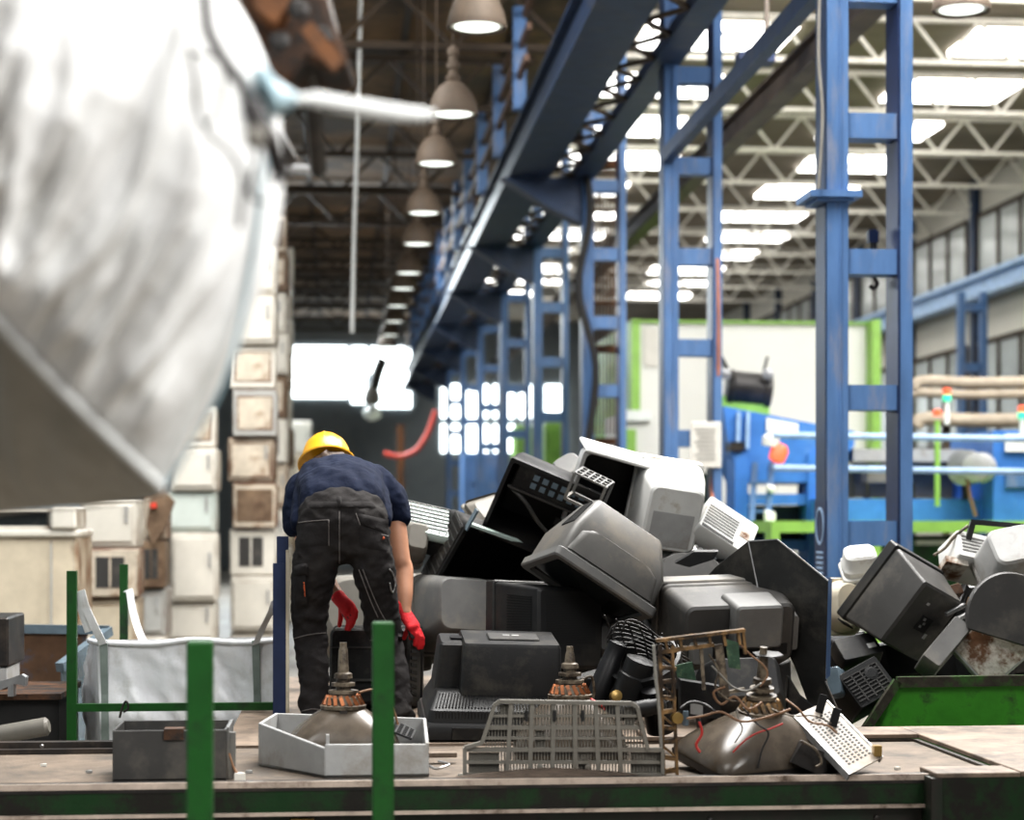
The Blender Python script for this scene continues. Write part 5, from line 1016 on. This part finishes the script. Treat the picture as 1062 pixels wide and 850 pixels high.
for i, (x, y, m) in enumerate(((990, 632, 'steel'), (1000, 638, 'lgrey'), (1006, 648, 'black2'), (994, 646, 'char'))):
    tag(MB().bar(P(x - 9, y + 5, 9.45), P(x + 10, y - 5, 9.5), .025, .02).build('bracket_scrap', m, bevel=.003), ['bright steel bracket', 'pale bracket', 'black bracket', 'charcoal bracket'][i] + ' between the black drive case and the round cover', 'bracket', BIN)
# ------------------------------------------------------------------ the worker
def blob(chains, voxel, sm=6, subdiv=0):
    mb = MB()
    for ch in chains:    # list of (point, rx, ry, axis) ; elliptical sections perpendicular to the path
        pts = [V(c[0]) for c in ch]; rings = []
        n = 18
        for i, c in enumerate(ch):
            a = pts[max(i - 1, 0)]; b = pts[min(i + 1, len(pts) - 1)]; t = (b - a).normalized()
            ref = V(c[3]) if len(c) > 3 else W((1, 0, .01)); u = ref - t * ref.dot(t)
            if u.length < .2: u = W((0, 1, 0)) - t * W((0, 1, 0)).dot(t)
            u.normalize(); w = t.cross(u); rx, ry = c[1], (c[2] if len(c) > 2 and c[2] else c[1])
            rings.append([pts[i] + u * rx * math.cos(2 * math.pi * k / n) + w * ry * math.sin(2 * math.pi * k / n) for k in range(n)])
        def endc(r, p, t, rad):
            out = []
            for s in (.45, .8, .96):
                out.append([p + t * rad * s * .8 + (x - p) * math.sqrt(1 - s * s) for x in r])
            return out
        t0 = (pts[0] - pts[1]).normalized(); t1 = (pts[-1] - pts[-2]).normalized()
        m0 = min(ch[0][1], ch[0][2] if len(ch[0]) > 2 and ch[0][2] else ch[0][1]); m1 = min(ch[-1][1], ch[-1][2] if len(ch[-1]) > 2 and ch[-1][2] else ch[-1][1])
        R0 = endc(rings[0], pts[0], t0, m0)[::-1]; R1 = endc(rings[-1], pts[-1], t1, m1)
        mb.loft(R0 + rings + R1)
    bm = bmesh.new(); vs = [bm.verts.new(p) for p in mb.v]
    for f_ in mb.f:
        try: bm.faces.new([vs[i] for i in f_])
        except ValueError: pass
    bmesh.ops.recalc_face_normals(bm, faces=bm.faces)
    me = bpy.data.meshes.new('tmp'); bm.to_mesh(me); bm.free()
    o = bpy.data.objects.new('tmp', me); COL.objects.link(o)
    r = o.modifiers.new('r', 'REMESH'); r.mode = 'VOXEL'; r.voxel_size = voxel
    s = o.modifiers.new('s', 'SMOOTH'); s.iterations = sm; s.factor = .5
    bpy.context.view_layer.update()
    ev = o.evaluated_get(bpy.context.evaluated_depsgraph_get()); me2 = bpy.data.meshes.new_from_object(ev)
    bm = bmesh.new(); bm.from_mesh(me2); bpy.data.objects.remove(o); bpy.data.meshes.remove(me); bpy.data.meshes.remove(me2)
    return bm
def chain(keys, n=5):     # smooth interpolation of (px,py,d,rx,ry) keys
    ps = smoothpath([P(*k[:3]) for k in keys], n); out = []
    for i, p in enumerate(ps):
        t = min(i / n, len(keys) - 1 - 1e-6); j = int(t); f_ = t - j; f_ = f_ * f_ * (3 - 2 * f_)
        a, b = keys[j], keys[min(j + 1, len(keys) - 1)]
        out.append((p, lerp(a[3], b[3], f_), lerp(a[4] if len(a) > 4 else a[3], b[4] if len(b) > 4 else b[3], f_)))
    return out
def wrinkle(bm, fn):
    bm.normal_update()
    for v in bm.verts: v.co += v.normal * fn(v.co)
    return bm
G0 = P(366, 749, 9.0); G0.z = ZT
K = dict(hipL=(334, 562, 9.0), hipR=(381, 562, 9.0))
LEGL = [(336, 548, 9.04, .115, .12), (327, 585, 9.03, .108, .115), (322, 625, 9.08, .09, .098), (322, 662, 9.12, .082, .085), (325, 700, 9.04, .07, .075), (327, 742, 8.99, .068, .075)]
LEGR = [(377, 548, 9.04, .115, .12), (387, 585, 9.03, .1, .112), (393, 622, 9.08, .088, .098), (399, 660, 9.13, .082, .086), (409, 700, 9.06, .068, .075), (415, 742, 9.0, .064, .075)]
TOR = [(356, 556, 9.05, .2, .13), (355, 535, 9.06, .212, .145), (355, 519, 9.13, .19, .13), (355, 508, 9.25, .185, .12), (353, 501, 9.4, .2, .12), (351, 499, 9.52, .2, .11)]
def body():
    k = .8
    ch = [[(p, a * k, b * k) for p, a, b in chain(LEGL)], [(p, a * k, b * k) for p, a, b in chain(LEGR)], [(p, a * .88, b * .86) for p, a, b in chain(TOR)]]
    ch.append(chain([(350, 496, 9.55, .075, .07), (345, 488, 9.66, .06, .06), (340, 480, 9.76, .06, .065)]))          # neck
    ch.append(chain([(343, 484, 9.72, .07, .075), (338, 477, 9.8, .082, .098), (333, 475, 9.9, .07, .085)]))          # skull
    ch.append(chain([(338, 487, 9.8, .05, .05), (333, 489, 9.86, .04, .03)]))                                        # jaw
    ch.append([(P(333, 484, 9.88), .013, .013), (P(331, 486, 9.9), .012, .012), (P(329, 486, 9.915), .006, .006)])         # nose
    ch.append([(P(355, 478, 9.78), .012, .028), (P(357, 477, 9.78), .01, .024)]); ch.append([(P(323, 478, 9.8), .01, .024), (P(321, 478, 9.8), .01, .02)])   # ears
    ch.append(chain([(390, 502, 9.48, .07, .07), (405, 512, 9.47, .058, .058), (411, 545, 9.43, .05, .05), (416, 580, 9.4, .046, .046), (419, 590, 9.4, .046, .046), (420, 612, 9.36, .04, .042), (420, 634, 9.33, .03, .034), (424, 643, 9.32, .026, .014), (427, 648, 9.32, .022, .012)]))
    ch.append(chain([(326, 503, 9.5, .07, .07), (313, 512, 9.5, .058, .058), (314, 548, 9.48, .05, .05), (322, 580, 9.45, .045, .045), (336, 598, 9.4, .044, .044), (349, 616, 9.36, .034, .036), (357, 626, 9.33, .03, .03), (361, 630, 9.31, .024, .012), (363, 633, 9.31, .018, .01)]))
    bm = blob(ch, .0085, 3)
    return bm
bm = body()
man = bpy.data.objects.new('person', bpy.data.meshes.new('person')); COL.objects.link(man); man.location = G0
bpy.context.view_layer.update()
bm.transform(Matrix.Translation(-G0)); bm.to_mesh(man.data); bm.free(); man.data.materials.append(M['skin']); man.data.shade_smooth()
man.matrix_basis = Matrix.Translation(G0)
tag(man, 'worker in yellow helmet, navy shirt and charcoal trousers bending to lift a television', 'person')
# trousers
def legfold(co, cx):
    z = co.z - ZT
    f_ = .006 * noise.noise(V((co.x * 9, co.y * 6, co.z * 10))) + .007 * (.5 - 2 * abs(noise.noise(V((co.x * 13 + co.z * 9, co.y * 8, co.z * 15))))) + .004 * (.5 - 2 * abs(noise.noise(V((co.x * 22 - co.z * 20, co.y * 14, co.z * 20)))))
    s = 1.0
    if z < .3: f_ += .005 * math.sin(z * 62 + 8 * noise.noise(co * 5)) * (1 - z / .3)
    if .32 < z < .62: f_ += .004 * math.sin(z * 46 + co.x * 18 + 6 * noise.noise(co * 6)) * math.sin((z - .32) / .3 * math.pi)
    if .66 < z < .95: f_ += .002 * math.sin(co.z * 60 - abs(co.x - G0.x) * 40 + 4 * noise.noise(co * 5))
    return f_
tc_ = [chain([(p[0], p[1], p[2], p[3] * 1.0, p[4]) for p in LEGL[:-1]] + [(327, 747, 8.99, .074, .085)]), chain(LEGR[:-1] + [(415, 747, 9.0, .07, .085)]),
       chain([(356, 562, 9.04, .19, .13), (355, 545, 9.04, .215, .15), (355, 534, 9.06, .21, .145), (355, 527, 9.12, .198, .125)])]
tb = wrinkle(blob(tc_, .0085, 5), lambda co: legfold(co, 0))
tr = link(tb, 'trousers', 'pants', man, True, 180)
# shirt
SH = [(355, 522, 9.1, .205, .135), (355, 511, 9.2, .212, .142), (354, 504, 9.32, .218, .135), (352, 498, 9.45, .222, .128), (350, 495, 9.54, .19, .11), (347, 491, 9.62, .11, .09)]
sl_r = chain([(385, 499, 9.5, .09, .09), (402, 508, 9.48, .078, .085), (409, 522, 9.46, .074, .08), (411, 535, 9.45, .076, .08)])
sl_l = chain([(330, 500, 9.52, .09, .09), (313, 508, 9.5, .08, .085), (308, 525, 9.48, .074, .08), (309, 545, 9.46, .074, .08)])
# loose cloth draping from the flanks
drl = chain([(320, 508, 9.3, .06, .06), (313, 525, 9.2, .05, .06), (309, 546, 9.12, .03, .05)])
drr = chain([(390, 508, 9.3, .06, .06), (397, 524, 9.18, .05, .06), (401, 543, 9.1, .026, .05)])
sb_ = wrinkle(blob([chain(SH), sl_r, sl_l, drl, drr], .0085, 6), lambda co: .008 * noise.noise(V((co.x * 9 + co.z * 5, co.y * 5, co.z * 9))) + .009 * math.sin(co.x * 34 + co.y * 16 + 7 * noise.noise(co * 4.5)) * .55 + .004 * noise.noise(co * 30))
link(sb_, 'tshirt', 'shirt', man, True, 180)
# hard hat
hc = P(339, 480, 9.74); ax = (W((-.12, .55, .9))).normalized()
hm = MB(); R_ = .123; u = W((1, 0, 0)); u = (u - ax * u.dot(ax)).normalized(); w = ax.cross(u)
prof = [(.147, -.012), (.149, -.004), (.131, .006), (R_, .02), (R_ * .97, .06), (R_ * .85, .1), (R_ * .6, .135), (R_ * .3, .152), (.002, .156)]
rings = []
for r, hgt in prof:
    rings.append([hc + ax * hgt + (u * math.cos(2 * math.pi * k / 28) * r + w * math.sin(2 * math.pi * k / 28) * r * (1.14 if r < .15 else 1.16)) for k in range(28)])
hm.loft(rings + [] , True, True); hat = hm.build('hard_hat', 'hat', man, True, 50)
rd = MB(); rd.tube(smoothpath([hc + w * R_ * -1.06 * math.cos(a_) + ax * (.02 + .138 * math.sin(a_)) for a_ in [math.pi * k / 8 for k in range(9)]]), .011, 8); rd.build('hat_ridge', 'hat', hat, True, 180)
hb_ = blob([chain([(336, 484, 9.66, .085, .06), (346, 480, 9.62, .085, .055), (353, 477, 9.64, .05, .045)])], .008, 2)
wrinkle(hb_, lambda co: .006 * noise.noise(co * 40)); link(hb_, 'hair', 'hair', man, True, 180)
for x in (328, 338):
    MB().lathe(P(x, 482, 9.875), W((0, 1, -.3)), [(.012, -.008), (.012, .004), (.002, .01)], 12).build('eye', 'lampin', man, True, 60)
# boots
for (x, dd) in ((327, 9.02), (415, 9.03)):
    a = P(x, 740, dd); g0 = V((a.x, a.y, ZT))
    bb = blob([[(g0 + V((0, -.045, .045)), .042, .042), (g0 + V((0, .02, .05)), .045, .048), (g0 + V((0, .14, .045)), .05, .04), (g0 + V((0, .23, .035)), .045, .03)], [(g0 + V((0, -.0, .05)), .042), (g0 + V((0, .0, .11)), .042)]], .009, 3)
    for v in bb.verts: v.co.z = max(v.co.z, ZT + .001)
    link(bb, 'boot', 'boot', man, True, 180)
# gloves
def glove(wr, kn, tip_dir, thumb, side, label):
    # wr wrist point, kn knuckle centre, fingers curl along tip_dir
    wr, kn = V(wr), V(kn); d1 = (kn - wr).normalized(); sd = V(side).normalized(); td = V(tip_dir).normalized()
    ch = [[(wr - d1 * .045, .037, .035, sd), (wr, .036, .031, sd), (lerp(wr, kn, .5), .044, .026, sd), (kn, .046, .022, sd)]]
    for i, (o_, L) in enumerate(((-.034, .066), (-.012, .076), (.011, .072), (.033, .056))):
        b = kn + sd * o_; m1 = b + d1 * L * .5 + td * L * .15; m2 = m1 + d1 * L * .1 + td * L * .45; m3 = m2 - d1 * L * .05 + td * L * .32
        ch.append([(b - d1 * .02, .0125), (b, .0125), (m1, .0118), (m2, .0112), (m3, .0095)])
    tb0 = lerp(wr, kn, .35) + sd * -.03; th = V(thumb).normalized()
    ch.append([(tb0, .016), (tb0 + th * .035, .0145), (tb0 + th * .06 + td * .012, .0125), (tb0 + th * .075 + td * .03, .0105)])
    bmr = blob(ch, .005, 3)
    g = link(bmr, 'glove', 'glove', man, True, 180)
    if label: g['label'] = label
    bp = blob([[(lerp(wr, kn, .4) + td * .02, .036, .012, sd), (kn + td * .016, .041, .011, sd), (kn + d1 * .03 + td * .025, .04, .01, sd)]], .006, 2)
    link(bp, 'rubber_palm', 'palm', g, True, 180)
    return g
glove(P(420, 636, 9.33), P(429, 650, 9.31), W((-.15, .35, -1)), W((-.5, .3, -.7)), W((-.75, -.35, .5)), 'red knit glove of the right hand with dark palm')
glove(P(356, 625, 9.33), P(362, 632, 9.31), W((-.3, .35, -1)), W((-.1, .6, -.8)), W((.6, -.5, .5)), 'red knit glove of the left hand seen between the legs')
# trouser details laid on the cloth from the survey view
bpy.context.view_layer.update()
dg = bpy.context.evaluated_depsgraph_get()
tbm = bmesh.new(); tbm.from_mesh(tr.data); tbm.transform(Matrix.Translation(G0)); bvh = BVHTree.FromBMesh(tbm)
def onto(px, py, off=.004):
    d = (P(px, py, 9) - EYE).normalized(); h = bvh.ray_cast(EYE, d)
    return (h[0] - d * off) if h[0] else None
def patchon(name, m, poly, nu=10, nv=8, off=.006, parent=tr):
    vs = []; ok = True
    for j in range(nv + 1):
        for i in range(nu + 1):
            u, v = i / nu, j / nv; a = [poly[0][k] + (poly[1][k] - poly[0][k]) * u for k in (0, 1)]; b = [poly[3][k] + (poly[2][k] - poly[3][k]) * u for k in (0, 1)]
            p = onto(a[0] + (b[0] - a[0]) * v, a[1] + (b[1] - a[1]) * v, off if 0 < i < nu and 0 < j < nv else -.003)
            if p is None: p = P(a[0] + (b[0] - a[0]) * v, a[1] + (b[1] - a[1]) * v, 9.0)
            vs.append(p)
    g = lambda i, j: j * (nu + 1) + i
    return MB().add(vs, [(g(i, j), g(i + 1, j), g(i + 1, j + 1), g(i, j + 1)) for j in range(nv) for i in range(nu)]).build(name, m, parent, True, 60)
def line(name, m, pts, r, parent=tr, off=.002):
    ps = [onto(*p, off) for p in smooth2(pts)]; ps = [p for p in ps if p]
    if len(ps) > 2: return MB().tube(ps, r, 6).build(name, m, parent, True, 180)
def smooth2(pts, n=8):
    q_ = smoothpath([V((a, b, 0)) for a, b in pts], n); return [(p.x, p.y) for p in q_]
patchon('back_pocket', 'pocket', [(309, 542), (341, 539), (341, 566), (307, 570)]); patchon('back_pocket', 'pocket', [(370, 541), (403, 546), (404, 574), (372, 568)])
patchon('pocket_flap', 'pocket', [(369, 530 + 1), (403, 538), (403, 556), (374, 545)], 10, 6, .012)
patchon('cargo_pocket', 'pocket', [(304, 590), (318, 588), (320, 630), (304, 632)], 8, 10, .02); patchon('cargo_flap', 'pocket', [(303, 586), (320, 583), (321, 597), (303, 600)], 6, 5, .03)
patchon('knee_patch', 'pocket', [(385, 640), (415, 640), (418, 672), (388, 674)], 8, 8, .008)
patchon('orange_tab', 'orange', [(396, 555), (400, 556), (400, 560), (396, 560)], 3, 3, .012); patchon('orange_tab', 'orange', [(313, 600), (317, 600), (318, 622), (315, 622)], 3, 6, .022)
patchon('waistband', 'pocket', [(322, 519), (388, 519), (391, 527), (318, 528)], 20, 4, .007); patchon('belt_loop', 'pants', [(349, 514), (355, 514), (355, 528), (349, 528)], 3, 5, .014)
for pts in ([(352, 530), (352, 550), (352, 572), (352, 584)], [(308, 542), (325, 540), (341, 539)], [(341, 539), (341, 566)], [(374, 546), (388, 552), (403, 556)], [(369, 532), (372, 540), (374, 546)], [(376, 590), (388, 620), (398, 640), (408, 652)], [(372, 590), (384, 622), (392, 640)], [(305, 662), (320, 658), (338, 656)], [(384, 664), (400, 662), (420, 662)], [(311, 738), (325, 735), (341, 738)]):
    line('seam', 'seam', pts, .0028)
line('key_strap', 'steel', [(404, 590), (408, 596), (410, 606), (407, 614), (404, 604)], .004, tr, .012)
tbm.free()

# ------------------------------------------------------------------ light, sky, camera
w_ = bpy.data.worlds.new('World'); SC.world = w_; w_.use_nodes = True
bg = w_.node_tree.nodes['Background']; bg.inputs['Color'].default_value = (.93, .96, 1, 1); bg.inputs['Strength'].default_value = .2
def area(name, loc, target, sx, sy, power, col=(1, .98, .95), spread=180):
    l = bpy.data.lights.new(name, 'AREA'); l.shape = 'RECTANGLE'; l.size = sx; l.size_y = sy; l.energy = power; l.color = col; l.spread = math.radians(spread)
    o = bpy.data.objects.new(name, l); COL.objects.link(o); o.location = loc
    o.rotation_euler = (V(target) - V(loc)).to_track_quat('-Z', 'Y').to_euler(); return o
area('skylight_over_heap', (4.0, 12.5, 8.6), (1.2, 9.0, 1), 3.5, 6, 1650)
area('skylight_above_conveyor', (0.3, 9.4, 8.8), (.4, 9.0, 1), 3, 3, 620)
area('fill_left_bay_stack', (-2.5, 17.5, 8.9), (-1.8, 24, 2), 3, 4, 560)  # added fill light, brightens the stacked appliances
area('fill_hanging_bag', (4.0, -.5, 7.0), (-.8, 3.3, 2.4), 3, 4, 150, (1, .99, .97), 75)  # added fill light, narrowed and aimed at the hanging bag
area('skylight_far_right', (8, 20, 8.8), (7, 27, 0), 6, 8, 1350)
area('fill_left_bay_far', (-1.5, 46, 7.5), (-1, 44, 2), 5, 8, 1500, (.9, .97, 1))  # added fill light inside the hall, lifts the far left bay
area('skylight_front_left', (-2.5, 1.5, 8), (-1, 8, 1.5), 3, 4, 200)
cam = bpy.data.cameras.new('camera'); co = bpy.data.objects.new('camera', cam); COL.objects.link(co)
co.location = EYE; co.rotation_euler = (math.radians(90), 0, -YAW)
cam.sensor_width = 36; cam.lens = 36 * F / 1062; cam.shift_y = (HY - 425) / 1062
cam.dof.use_dof = True; cam.dof.focus_distance = 8.3; cam.dof.aperture_fstop = cam.lens / 36
cam.clip_end = 300; cam.clip_start = .05
SC.camera = co
SC.view_settings.view_transform = 'Standard'; SC.view_settings.look = 'Medium High Contrast'
SC.view_settings.exposure = 0.42
SC.cycles.max_bounces = 6; SC.cycles.diffuse_bounces = 3; SC.cycles.caustics_reflective = False; SC.cycles.caustics_refractive = False
SC.cycles.sample_clamp_indirect = 6
SC.cycles.use_denoising = True
